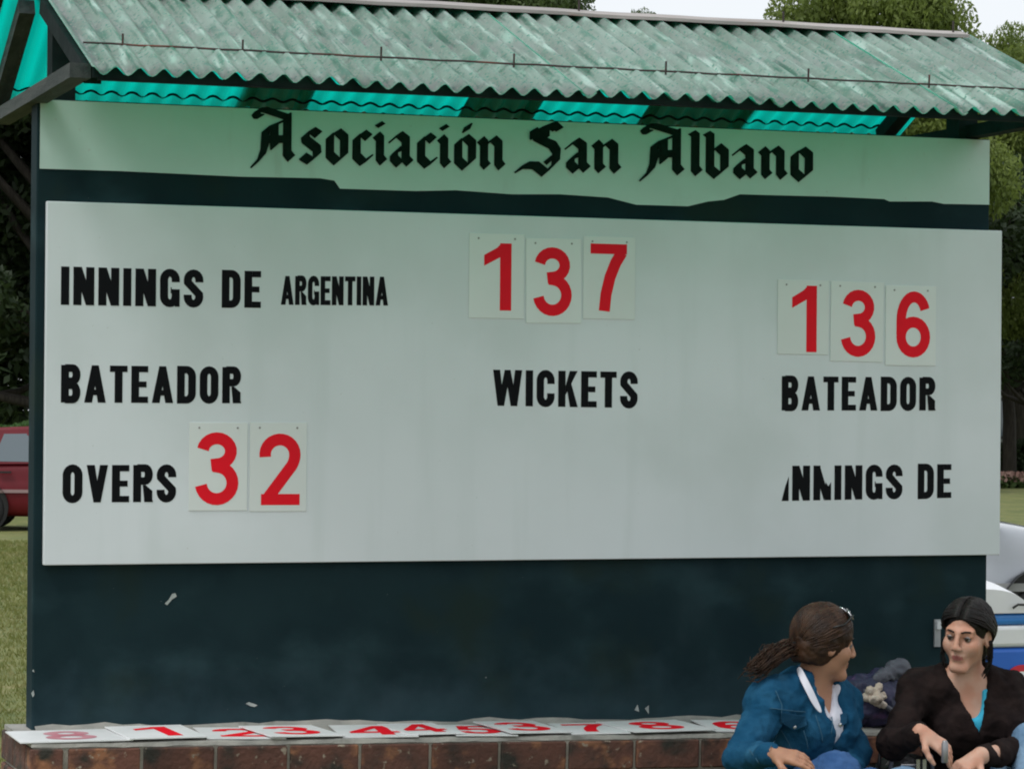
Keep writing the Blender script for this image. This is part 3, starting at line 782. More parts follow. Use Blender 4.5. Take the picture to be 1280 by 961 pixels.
def hair_shell(H, e, lo_z, face=(.070, .085, .100), fc=(0, .105, -.042), h=.0045):
    F = Field(H.o-.16, H.o+.16, h)
    F.ell(H(0, -.014, .036), (.077+e, .096+e, .090+e), H.A, .02)
    F.ell(H(0, -.050, -.035), (.062+e, .056+e, .075), H.A, .04)
    F.ell(H(*fc), face, H.A, .012, neg=True)
    F.mask(lambda x, y, z: lo_z-H.locg(x, y, z)[2])
    return F
def strands(H, rs, n, tie, e, m, name, parent, r0=.0035, zmin=-.05, spread=1.0):
    """locks combed back over the crown from the hairline to the tie"""
    mb = MB(); C = np.array((0, -.014, .030)); Rr = np.array((.079+e, .098+e, .092+e))
    td = nrm((np.array(tie)-C)/Rr)
    for i in range(n):
        a = rs.uniform(-1, 1)*1.9; el = rs.uniform(-.35, 1.35)
        s0 = np.array((math.sin(a)*math.cos(el), math.cos(a)*math.cos(el), math.sin(el)))
        if s0[1] > .30 and s0[2] < .60: s0[2] = .62+rs.random()*.4; s0 = nrm(s0)
        if s0@td > .8: continue
        om = math.acos(max(-1, min(1, s0@td))); pts, rad = [], []
        ph, wv, lf = rs.uniform(0, 6), rs.uniform(.0, .05)*spread, rs.uniform(0, .006)
        for k_ in range(11):
            t = k_/10; d = (math.sin((1-t)*om)*s0+math.sin(t*om)*td)/max(math.sin(om), .05)
            d = d+np.array((0, 0, wv*math.sin(t*3.1)))+wv*.5*np.array((math.sin(ph+t*5), 0, math.cos(ph+t*4)))
            p = C+nrm(d)*Rr*(1.0+lf/.08*.5*math.sin(t*3.14))
            pts.append(H(*p)); rad.append(r0*(.35+.65*math.sin(3.14*(.12+.8*t)))*rs.uniform(.8, 1.1))
        mb.tube(pts, rad, 5)
    return mb.build(name, m, parent, smooth=True)
def tail(pts, r, n, rs, m, name, parent, curl=.01, rad=.004):
    """a gathered tail of locks along pts, r = spread at each point"""
    mb = MB(); pts = [np.array(p) for p in pts]
    for i in range(n):
        off = rs_vec = np.array([rs.gauss(0, 1) for _ in range(3)]); off = off/np.linalg.norm(off)*rs.random()**.4
        ph = rs.uniform(0, 6.3); q = []
        m_ = 12
        cut = rs.uniform(.75, 1)
        for k_ in range(m_+1):
            t = k_/m_*cut*(len(pts)-1); a = min(int(t), len(pts)-2); w_ = t-a
            w2 = w_*w_*(3-2*w_); p = pts[a]*(1-w2)+pts[a+1]*w2; rr = r[a]*(1-w_)+r[a+1]*w_
            q.append(p+off*rr+curl*np.array((math.sin(ph+k_*.9), math.cos(ph*1.3+k_*.8), math.sin(ph*.7+k_)))*k_/m_)
        mb.tube(q, [rad*(1-.6*k_/m_) for k_ in range(m_+1)], 5)
    return mb.build(name, m, parent, smooth=True)

def skinmat(name, c, c2, lip):
    m = mat(name, c, c2, rough=.5, scale=14, bump=.05, bscale=120, spec=.35)
    b = m.node_tree.nodes['Principled BSDF']; b.inputs['Subsurface Weight'].default_value = .12
    b.inputs['Subsurface Radius'].default_value = (.012, .005, .003)
    return [m, mat(name+'_lip', lip, rough=.45, spec=.4)]
def person(root_loc, label, J, H, skin, hands):
    root = empty('person', root_loc); tag(root, label, 'person', 'women sitting by the scoreboard')
    allp = np.array([J[k_] for k_ in J if k_ not in ('T', 'len')]+[H.o])
    F = Field(allp.min(0)-.20, allp.max(0)+.18, .0042)
    torso(F, J); arms(F, J); legs(F, J); head(F, H, J['neck'])
    for s_ in 'RL':
        a = J[s_+'a']; t = J[s_+'t']; F.cap(a, t, .036, .028, .03); F.cap(a+np.array((0, 0, -.03)), t, .03, .026, .03)
    for (wk, d, n, side, cu) in hands: hand(F, J[wk], d, n, side, cu)
    def midx(c):
        l = H.loc(c)
        return ((np.abs(l[:, 0]) < .021) & (l[:, 1] > .068) & (np.abs(l[:, 2]+.0665) < .0105-.0003*np.abs(l[:, 0])/.001*.9)).astype(int)
    body = field_obj('body', F, skin, root, midx)
    return root, body
def face_bits(H, root, brow_m, eye_w=None):
    for s_ in (-1, 1):
        e = MB(); c = H(s_*.031, .0755, .001)
        n = 14
        def sph(r, cc, mm, lim=1.0):
            prof = []
            vs, fs = [], []
            for i in range(n+1):
                th = math.pi*lim*i/n
                for j in range(n):
                    ph = 2*math.pi*j/n
                    d = H.A[1]*math.cos(th)+H.A[0]*math.sin(th)*math.cos(ph)+H.A[2]*math.sin(th)*math.sin(ph)
                    vs.append(cc+d*r)
            for i in range(n):
                for j in range(n): fs.append((i*n+j, i*n+(j+1)%n, (i+1)*n+(j+1)%n, (i+1)*n+j))
            e.add(vs, fs, mm)
        sph(.0122, c, 0); sph(.0126, c, 1, .17)
        e.build('eye', [M_eye, M_iris], root, smooth=True)
        b = MB(); b.tube([H(s_*.013, .0925, .0225), H(s_*.026, .0905, .027), H(s_*.040, .081, .0265), H(s_*.049, .070, .021)], [.0030, .0036, .0030, .0012], 6)
        b.build('eyebrow', brow_m, root, smooth=True)
        l = MB(); l.tube([H(s_*.018, .0850, .003), H(s_*.026, .0885, .0055), H(s_*.036, .0865, .0055), H(s_*.044, .078, .002)], [.0010, .0017, .0017, .0010], 5)
        l.build('eyelash', brow_m, root, smooth=True)

M_eye = mat('eye_white', (.24,.21,.20), rough=.2); M_iris = mat('eye_iris', (.03,.018,.01), rough=.15)
M_hair_br = mat('brown_hair', (.020,.009,.005), (.052,.024,.012), rough=.5, scale=26, spec=.3, stretch=(1,1,1))
M_hair_bk = mat('black_hair', (.004,.003,.003), (.011,.0075,.0065), rough=.45, scale=60, spec=.3)
M_denim = mat('denim_jacket', (.008,.060,.125), (.016,.085,.165), rough=.95, scale=16, bump=.4, bscale=240, spec=.1,
              layers=[((.03,.12,.21), 9, .58, .75, (1,1,1))])
M_denim2 = mat('denim_flap', (.010,.058,.115), (.018,.075,.14), rough=.95, scale=16, bump=.4, bscale=240, spec=.1)
M_seam = mat('denim_seam', (.028,.10,.165), rough=.9)
M_jeans1 = mat('blue_jeans', (.03,.085,.22), (.05,.12,.28), rough=.85, scale=14, bump=.4, bscale=220, spec=.2)
M_jeans2 = mat('light_blue_jeans', (.13,.23,.36), (.20,.31,.44), rough=.85, scale=12, bump=.4, bscale=220, spec=.2)
M_shirt = mat('white_shirt', (.62,.63,.72), (.70,.70,.77), rough=.75, scale=10)
M_sweater = mat('black_brown_sweater', (.012,.008,.008), (.022,.014,.013), rough=.95, scale=16, bump=.5, bscale=260, spec=.12)
M_tank = mat('turquoise_top', (.02,.36,.56), (.03,.42,.62), rough=.7, scale=14, bump=.2, bscale=200)
M_shoe = mat('dark_shoe', (.02,.02,.022), rough=.5)
M_silver = mat('polished_metal', (.6,.6,.62), rough=.25, metal=.9)
M_blackplastic = mat('black_plastic', (.012,.012,.013), rough=.35)
UPW = np.array((0, 0, 1.0))
def joints(d):
    J = {k_: (P(*v) if len(v) == 3 else np.array(v)) for k_, v in d.items()}
    up = nrm(J['neck']-J['pelvis']); r = J['Rs']-J['Ls']; r = nrm(r-up*(r@up)); f = np.cross(up, r)
    J['T'] = Frame(J['pelvis'], r, f, up); J['len'] = float(np.linalg.norm(J['neck']-J['pelvis']))
    return J
def shoes(J, root):
    for s_ in 'RL':
        F = Field(np.minimum(J[s_+'a'], J[s_+'t'])-.09, np.maximum(J[s_+'a'], J[s_+'t'])+.09, .006)
        a, t = J[s_+'a'], J[s_+'t']
        F.cap(a+np.array((0,0,-.015)), t, .048, .040, .03); F.cap(a*np.array((1,1,0))+np.array((0,0,.03)), t*np.array((1,1,0))+np.array((0,0,.03)), .036, .04, .03)
        F.mask(lambda x, y, z: .0-z+x*0+y*0)
        field_obj('shoe', F, M_shoe, root)
def span(J, keys, pad):
    q = np.array([J[k_] for k_ in keys]); return q.min(0)-pad, q.max(0)+pad
camR, camF = np.array((CR[0], CR[1], 0)), np.array((CF[0], CF[1], 0))

# woman in the dark sweater ------------------------------------------------
J = joints(dict(pelvis=(1208,1012,-.56), neck=(1206,848,-.685), Rs=(1149,864,-.66), Ls=(1257,863,-.70), Re=(1115,930,-.79), Rw=(1150,915,-.985),
    Le=(1278,938,-.82), Lw=(1226,944,-.985), Rh=(1178,1012,-.58), Lh=(1238,1012,-.60), Rk=(1130,988,-.93), Lk=(1292,930,-.86),
    Ra=(1205,1046,-1.10), La=(1290,1040,-1.14), Rt=(1235,1062,-1.24), Lt=(1262,1066,-1.28)))
for q in 'RL': J[q+'a'][2] = max(J[q+'a'][2], .075); J[q+'t'][2] = .035
H = frame_from(P(1209, 793, -.735), -camR*.50-camF*.86+UPW*-.10, UPW+camR*.06-camF*.05)
skinR = skinmat('light_skin', (.54,.27,.185), (.58,.35,.26), (.40,.14,.12))
roothd = [('Rw', camR*.75-camF*.25-UPW*.45, UPW*.75-camF*.55+camR*.3, 1, .45), ('Lw', -camR*.8-camF*.45-UPW*.42, UPW*.8-camF*.5, -1, .5)]
root, body = person((J['pelvis'][0], J['pelvis'][1], 0), 'seated black-haired woman in dark V-neck sweater over turquoise top, at right edge', J, H, skinR, roothd)
face_bits(H, root, M_hair_bk)
T = J['T']; L_ = J['len']
lo, hi = span(J, ('pelvis','neck','Rs','Ls','Re','Le','Rw','Lw'), .17)
def vcut(apex, half, top_u, fmin=-.02):
    def fn(x, y, z):
        r, f, u = T.locg(x, y, z)
        return -np.maximum(np.abs(r)-half*(u-apex)/(top_u-apex), fmin-f)
    return fn
F = Field(lo, hi, .0055); torso(F, J, .010); F.mask(lambda x, y, z: T.locg(x, y, z)[2]-(L_*.96)); F.ell(T(.008, .10, L_*1.02), (.050, .10, .115), T.A, .01, neg=True)
F.mask(lambda x, y, z: -T.locg(x, y, z)[2]+.10)
field_obj('tank_top', F, M_tank, root)
F = Field(lo, hi, .0055); torso(F, J, .018); arms(F, J, .008, .93)
F.mask(vcut(L_*.66, .064, L_*1.0)); F.cap(J['neck']-T.A[2]*.02, J['neck']+T.A[2]*.15, .062, .075, .01, neg=True)
F.mask(lambda x, y, z: T.locg(x, y, z)[2]*-1-.02)
field_obj('sweater', F, M_sweater, root, wrinkle=.024, wsize=.10)
lo, hi = span(J, ('pelvis','Rk','Lk','Ra','La'), .16)
F = Field(lo, hi, .006); F.ell(T(0, 0, .03), (.185, .135, .12), T.A, .05); legs(F, J, .013)
field_obj('jeans', F, M_jeans2, root, wrinkle=.014, wsize=.05)
shoes(J, root)
hr = hair_shell(H, .001, -.115, face=(.076, .092, .112), fc=(0, .106, -.046)); rs = random.Random(2)
field_obj('hair', hr, M_hair_bk, root, wrinkle=.006, wsize=.02)
def parted(n, e, name, r0):
    # locks falling from the parting round the temples to the nape
    mb = MB(); C = np.array((0, -.014, .030)); Rr = np.array((.079+e, .098+e, .092+e))
    for i in range(n):
        s_ = -1 if i % 2 else 1; a = rs.random(); lo = rs.random()
        d0 = nrm((s_*rs.uniform(.02,.12), 1.75-2.35*a, 1.0-.1*rs.random())); fr = .50*(1-a)+rs.uniform(-.12, .12)
        d1 = nrm((s_*1.0, fr, .62-.5*lo)); d2 = nrm((s_*.98, -.10-.55*a-.2*lo, -.35)); d3 = nrm((s_*.62, -.55-.3*a, -1.02-.25*rs.random()))
        pts, rad = [], []; ph = rs.uniform(0, 6); lf = rs.uniform(-.02, .075); thk = rs.uniform(.5, 1.6)
        for k_ in range(13):
            t = k_/12*3; q = min(int(t), 2); w_ = t-q; ds = (d0, d1, d2, d3)
            b = ds[q]*(1-w_)+ds[q+1]*w_; b = nrm(b+.03*np.array((0, math.sin(ph+t*2), math.cos(ph+t*1.7))))
            p = C+b*Rr*(1.0+lf*math.sin(t/3*3.14))*(1+.10*max(0, t-2.2)); pts.append(H(*p)); rad.append(r0*thk*(.4+.6*math.sin(3.14*(.15+.75*k_/12))))
        mb.tube(pts, rad, 5)
    return mb.build(name, M_hair_bk, root, smooth=True)
parted(900, .008, 'hair_locks', .0026)
tail([H(0,-.105,-.05), H(.0,-.125,-.09), H(.02,-.11,-.17), H(.03,-.09,-.22)], [.025,.032,.03,.015], 80, rs, M_hair_bk, 'ponytail', root, rad=.003)
tail([H(-.080,-.010,-.02), H(-.084,-.012,-.08), H(-.066,.000,-.14)], [.010,.011,.008], 40, rs, M_hair_bk, 'loose_hair_lock', root, curl=.004, rad=.0022)
tail([H(.080,.005,-.02), H(.084,.008,-.07), H(.070,.015,-.13)], [.008,.009,.007], 26, rs, M_hair_bk, 'loose_hair_lock', root, curl=.004, rad=.0022)
cn = P(1181, 938, -1.075)
ca = MB(); ca.lathe([(0,-.040),(.010,-.039),(.0115,-.036),(.0115,.024),(.008,.030),(.008,.034),(0,.035)], tuple(cn), axis='z', n=18)
o = ca.build('canister', mat('brushed_metal', (.30,.30,.31), rough=.4, metal=.7), None, smooth=True); tag(o, 'small silver canister held under the black-haired woman\'s hand', 'canister')

# woman in the denim jacket ------------------------------------------------
J = joints(dict(pelvis=(985,1012,-.60), neck=(1014,855,-.70), Rs=(962,880,-.79), Ls=(1047,878,-.62), Re=(926,948,-.93), Rw=(962,942,-1.10),
    Le=(1066,940,-.68), Lw=(1052,986,-.86), Rh=(966,1012,-.67), Lh=(1010,1012,-.55), Rk=(1046,968,-.98), Lk=(1088,990,-.90),
    Ra=(1048,1052,-1.25), La=(1105,1048,-1.15), Rt=(1078,1064,-1.38), Lt=(1140,1064,-1.27)))
for q in 'RL': J[q+'a'][2] = max(J[q+'a'][2], .075); J[q+'t'][2] = .035
H = frame_from(P(1031, 803, -.745), camR*.94+camF*.30+UPW*-.12, UPW-camR*.02-camF*.04)
skinL = skinmat('tan_skin', (.40,.20,.125), (.44,.23,.145), (.33,.11,.09))
root, body = person((J['pelvis'][0], J['pelvis'][1], 0), 'seated woman with brown ponytail in blue denim jacket, looking right', J, H, skinL,
    [('Rw', camR*.95-camF*.2-UPW*.1, UPW*.85-camF*.5, 1, .35), ('Lw', camR*.5-camF*.6-UPW*.5, UPW*.7-camF*.4, -1, .4)])
face_bits(H, root, M_hair_br)
T = J['T']; L_ = J['len']
lo, hi = span(J, ('pelvis','neck','Rs','Ls','Re','Le','Rw','Lw'), .17)
F = Field(lo, hi, .0055); torso(F, J, .010)
F.mask(lambda x, y, z: T.locg(x, y, z)[2]-(L_*1.02)); F.mask(vcut(L_*.80, .05, L_*1.02)); F.cap(J['neck']-T.A[2]*.03, J['neck']+T.A[2]*.15, .050, .065, .01, neg=True)
F.mask(lambda x, y, z: -T.locg(x, y, z)[2]+.02)
field_obj('shirt', F, M_shirt, root, wrinkle=.008)
F = Field(lo, hi, .0055); torso(F, J, .023); arms(F, J, .013, .90)
def jcut(x, y, z):
    r, f, u = T.locg(x, y, z)
    return -np.maximum(np.abs(r+.006)-(.016+.050*np.clip((u-L_*.55)/(L_*.5), 0, 1)), -f)
F.mask(jcut); F.cap(J['neck']-T.A[2]*.02, J['neck']+T.A[2]*.15, .060, .075, .01, neg=True)
F.mask(lambda x, y, z: T.locg(x, y, z)[2]*-1-.03)
jk = field_obj('denim_jacket', F, M_denim, root, wrinkle=.030, wsize=.11)
def on_torso(r, u, lift):
    """front surface of the jacket at (r, u) of the torso frame"""
    f = .14
    for _ in range(60):
        p = T(r, f, u); i = np.round((p-F.lo)/F.h).astype(int)
        if np.all(i >= 0) and np.all(i < F.n) and F.f[tuple(i)] < 0: break
        f -= .003
    return T(r, f+lift, u)
def on_jacket(u, v, lift, y_miss=-.80):
    a = P(u, v, -1.35); b = P(u, v, -.45)
    for t in np.linspace(0, 1, 400):
        p = a+(b-a)*t; i = np.round((p-F.lo)/F.h).astype(int)
        if np.all(i >= 0) and np.all(i < F.n) and F.f[tuple(i)] < 0.004: return p-camF*lift
    return P(u, v, y_miss)
def cloth(name, pts, m, par, lift, th=.004):
    q = [on_jacket(u, v, lift) for u, v in pts]; n_ = len(q); back = [p+camF*th for p in q]
    return MB().add(q+back, [tuple(range(n_)), tuple(range(2*n_-1, n_-1, -1))]+[(i, n_+i, n_+(i+1)%n_, (i+1)%n_) for i in range(n_)]).build(name, m, par)
for fl_, bt in (([(976,890),(1006,894),(1008,905),(992,912),(976,902)], (992,907)), ([(1042,893),(1058,890),(1058,902),(1049,908),(1042,903)], (1049,904))):
    cloth('pocket_flap', fl_, M_denim2, jk, .020, .014)
    MB().lathe([(0,-.004),(.006,-.003),(.0065,.002)], tuple(on_jacket(*bt, .027)), axis='y', n=10).build('button', M_silver, jk)
for s_ in ():
    q = [on_torso(s_*a, L_*b, .013) for a, b in ((.045,.70),(.105,.70),(.105,.63),(.075,.60),(.045,.63))]
    back = [p-T.A[1]*.012 for p in q]
    MB().add(q+back, [(0,1,2,3,4), (9,8,7,6,5)]+[(i, 5+i, 5+(i+1)%5, (i+1)%5) for i in range(5)]).build('pocket_flap', M_seam if False else M_denim, jk)
    b = on_torso(s_*.075, L_*.635, .012)
    MB().lathe([(0,-.004),(.006,-.003),(.0065,.002)], tuple(b), axis='y', n=10).build('button', M_silver, jk)
for sm_ in ([(962,884),(978,886),(994,888),(1010,889)], [(969,862),(977,880),(976,902),(968,925),(957,940)], [(1019,893),(1023,905),(1027,918),(1028,930)], [(1039,890),(1040,905),(1038,920)], [(976,912),(984,925),(990,938)], [(1004,912),(1008,925),(1010,938)], [(936,936),(944,946),(950,956)]):
    q = []
    for (a0, b0), (a1, b1) in zip(sm_[:-1], sm_[1:]):
        for t in (0, .25, .5, .75): q.append(on_jacket(a0+(a1-a0)*t, b0+(b1-b0)*t, .013))
    MB().tube(q, .0018, 5).build('seam', M_seam, jk, smooth=True)
# shirt collar folded out over the jacket
def band(name, A_, B_, lift):
    a = [on_jacket(u, v, lift) for u, v in A_]; b = [on_jacket(u, v, lift*.8) for u, v in B_]; n_ = len(a)
    o = MB().add(a+b, [(i, i+1, n_+i+1, n_+i) for i in range(n_-1)]).build(name, M_shirt, root, smooth=True)
    sd_ = o.modifiers.new('t', 'SOLIDIFY'); sd_.thickness = .004; ss = o.modifiers.new('s', 'SUBSURF'); ss.levels = 2; ss.render_levels = 2
band('shirt_collar', [(1001,830),(1007,844),(1014,858),(1021,874),(1027,888)], [(993,834),(999,850),(1007,866),(1015,882),(1025,892)], .030)
band('shirt_collar', [(1034,866),(1040,858),(1046,851)], [(1037,884),(1046,872),(1053,858)], .022)
lo, hi = span(J, ('pelvis','Rk','Lk','Ra','La'), .16)
F = Field(lo, hi, .006); F.ell(T(0, 0, .03), (.185, .135, .12), T.A, .05); legs(F, J, .013)
field_obj('jeans', F, M_jeans1, root, wrinkle=.014, wsize=.05)
shoes(J, root)
hr = hair_shell(H, .012, -.075, face=(.060, .085, .105), fc=(0, .118, -.050)); rs = random.Random(7)
field_obj('hair', hr, M_hair_br, root, wrinkle=.012, wsize=.025)
strands(H, rs, 420, (.02, -.11, -.03), .012, M_hair_br, 'hair_locks', root, r0=.0032, spread=3.2)
tie = H(.02, -.112, -.03)
tail([tie, P(980, 812, -.76), P(958, 822, -.78), P(940, 840, -.80)], [.016,.032,.040,.030], 230, rs, M_hair_br, 'ponytail', root, curl=.022, rad=.0030)
MB().lathe([(.022,-.012),(.026,0),(.022,.012)], tuple(H(.02,-.118,-.032)), axis='y', n=16).build('hair_tie', M_blackplastic, root)
# sunglasses pushed up on her hair
sg = empty('sunglasses', tuple(H(0, .045, .125))); tag(sg, 'dark sunglasses pushed up on the brown-haired woman\'s head', 'sunglasses')
for s_ in (-1, 1):
    c = H(s_*.036, .062, .108); ax = nrm(H.A[1]*.75+H.A[2]*.66+H.A[0]*s_*.3); a1 = nrm(np.cross(ax, H.A[1]-H.A[2])); a2 = np.cross(ax, a1)
    ring = [c+a1*.027*math.cos(t)+a2*.020*math.sin(t) for t in np.linspace(0, 2*math.pi, 17)[:-1]]
    MB().add(ring+[p+ax*.004 for p in ring], [tuple(range(15,-1,-1)), tuple(range(16,32))]+[(i, (i+1)%16, 16+(i+1)%16, 16+i) for i in range(16)]).build('lens', mat('dark_lens', (.02,.02,.025), rough=.05, spec=1.0, coat=1), sg)
    MB().tube(ring+[ring[0]], .0028, 6).build('rim', M_silver, sg, smooth=True)
    MB().tube([c+H.A[0]*s_*.028, H(s_*.088, .025, .075), H(s_*.092, -.02, .060)], .003, 6).build('temple', M_blackplastic, sg, smooth=True)
MB().tube([H(-.012, .071, .112), H(0, .076, .116), H(.012, .071, .112)], .0028, 6).build('bridge', M_silver, sg, smooth=True)

# bags between the two women ----------------------------------------------
M_navy = mat('navy_nylon', (.018,.022,.055), (.04,.035,.09), rough=.6, scale=9, bump=.3, layers=[((.10,.05,.14), 12, .58, .7, (1,1,1))])
M_greynylon = mat('grey_nylon', (.075,.08,.10), (.11,.115,.14), rough=.7, scale=12)
bp = empty('backpack', tuple(P(1088, 912, -.24))); tag(bp, 'navy and purple soft bag lying on the ledge between the women', 'bag')
c = P(1092, 872, -.22); zb = ledge_z(c[0])
F = Field(c-np.array((.22,.2,.2)), c+np.array((.22,.2,.2)), .006)
F.ell((c[0], c[1], zb+.085), (.125, .10, .085), np.eye(3), .03); F.ell((c[0]+.05, c[1]+.02, zb+.14), (.07, .075, .06), np.eye(3), .04); F.ell((c[0]-.07, c[1]-.03, zb+.13), (.06, .06, .05), np.eye(3), .04)
F.mask(lambda x, y, z: zb+.008-z+x*0+y*0)
field_obj('bag_body', F, M_navy, bp, wrinkle=.03, wsize=.06)
F = Field(c-np.array((.22,.2,.2)), c+np.array((.22,.2,.25)), .006)
F.cap((c[0]-.01, c[1]-.05, zb+.17), (c[0]+.09, c[1]-.02, zb+.205), .022, .030, .03); F.cap((c[0]+.09, c[1]-.02, zb+.205), (c[0]+.14, c[1]-.01, zb+.17), .030, .022, .03)
field_obj('bag_flap', F, M_greynylon, bp, wrinkle=.02, wsize=.04)
MB().tube([(c[0]-.09, c[1]-.07, zb+.15), (c[0]-.04, c[1]-.12, zb+.10), (c[0]+.03, c[1]-.115, zb+.06), (c[0]+.09, c[1]-.08, zb+.03)], .010, 8).build('strap', M_greynylon, bp, smooth=True)
pp = P(1094, 869, -.335)
F = Field(pp-.06, pp+.06, .004)
rs = random.Random(5)
for i in range(9):
    a = pp+np.array([rs.uniform(-.022,.022), rs.uniform(-.015,.015), rs.uniform(-.022,.022)]); F.cap(a, a+np.array([rs.uniform(-.02,.02) for _ in range(3)]), .0135, .011, .006)
o = field_obj('crumpled_paper', F, mat('cream_paper', (.52,.42,.33), (.60,.52,.44), rough=.7, scale=40), None, wrinkle=.012, wsize=.015)
tag(o, 'small cream crumpled paper resting against the navy bag', 'paper')
hb = empty('handbag', tuple(P(1128, 1040, -.62))); tag(hb, 'black handbag with grey strap and buckles on the ground between the women', 'handbag')
c = P(1128, 975, -.66)
F = Field(c-np.array((.2,.2,.32)), c+np.array((.2,.2,.2)), .007)
F.ell((c[0], c[1], .14), (.135, .085, .15), np.eye(3), .03); F.ell((c[0], c[1], .26), (.115, .055, .08), np.eye(3), .05)
F.mask(lambda x, y, z: .006-z+x*0+y*0)
field_obj('bag_body', F, mat('black_leather', (.012,.011,.011), (.022,.02,.02), rough=.4, scale=12, bump=.3), hb, wrinkle=.02, wsize=.05)
MB().tube([P(1112,985,-.74), P(1113,960,-.76), P(1117,935,-.75), P(1128,925,-.73), P(1150,930,-.72), P(1164,945,-.73), P(1168,985,-.74)], .0075, 8).build('strap', M_greynylon, hb, smooth=True)
MB().tube([P(1096,985,-.72), P(1100,940,-.72), P(1120,918,-.70), P(1142,922,-.68)], .006, 8).build('strap', M_blackplastic, hb, smooth=True)
for u in (1147, 1155): 
    p = P(u, 955, -.775); MB().box(p[0]-.007, p[0]+.007, p[1]-.004, p[1]+.004, p[2]-.018, p[2]+.018).build('buckle', M_silver, hb)
a, b = P(1126, 956, -.765), P(1145, 956, -.765)
MB().tube([a, b], .004, 6).build('buckle', M_silver, hb)
# latch on the dark wall beside her face
lt = empty('wall_latch', tuple(P(1172, 792, -.01))); tag(lt, 'small pale metal latch on the dark wall by the black-haired woman', 'latch')
p0, p1 = P(1169, 774, -.012), P(1176, 808, -.012)
MB().box(p0[0], p1[0], -.010, -.0012, p1[2], p0[2]).build('plate', mat('grey_painted_metal', (.25,.26,.27), (.35,.36,.37), rough=.5), lt)
MB().box(p0[0]+.003, p1[0]-.004, -.024, -.0102, p0[2]-.035, p0[2]-.006).build('catch', mat('pale_metal', (.6,.62,.64), rough=.4), lt)
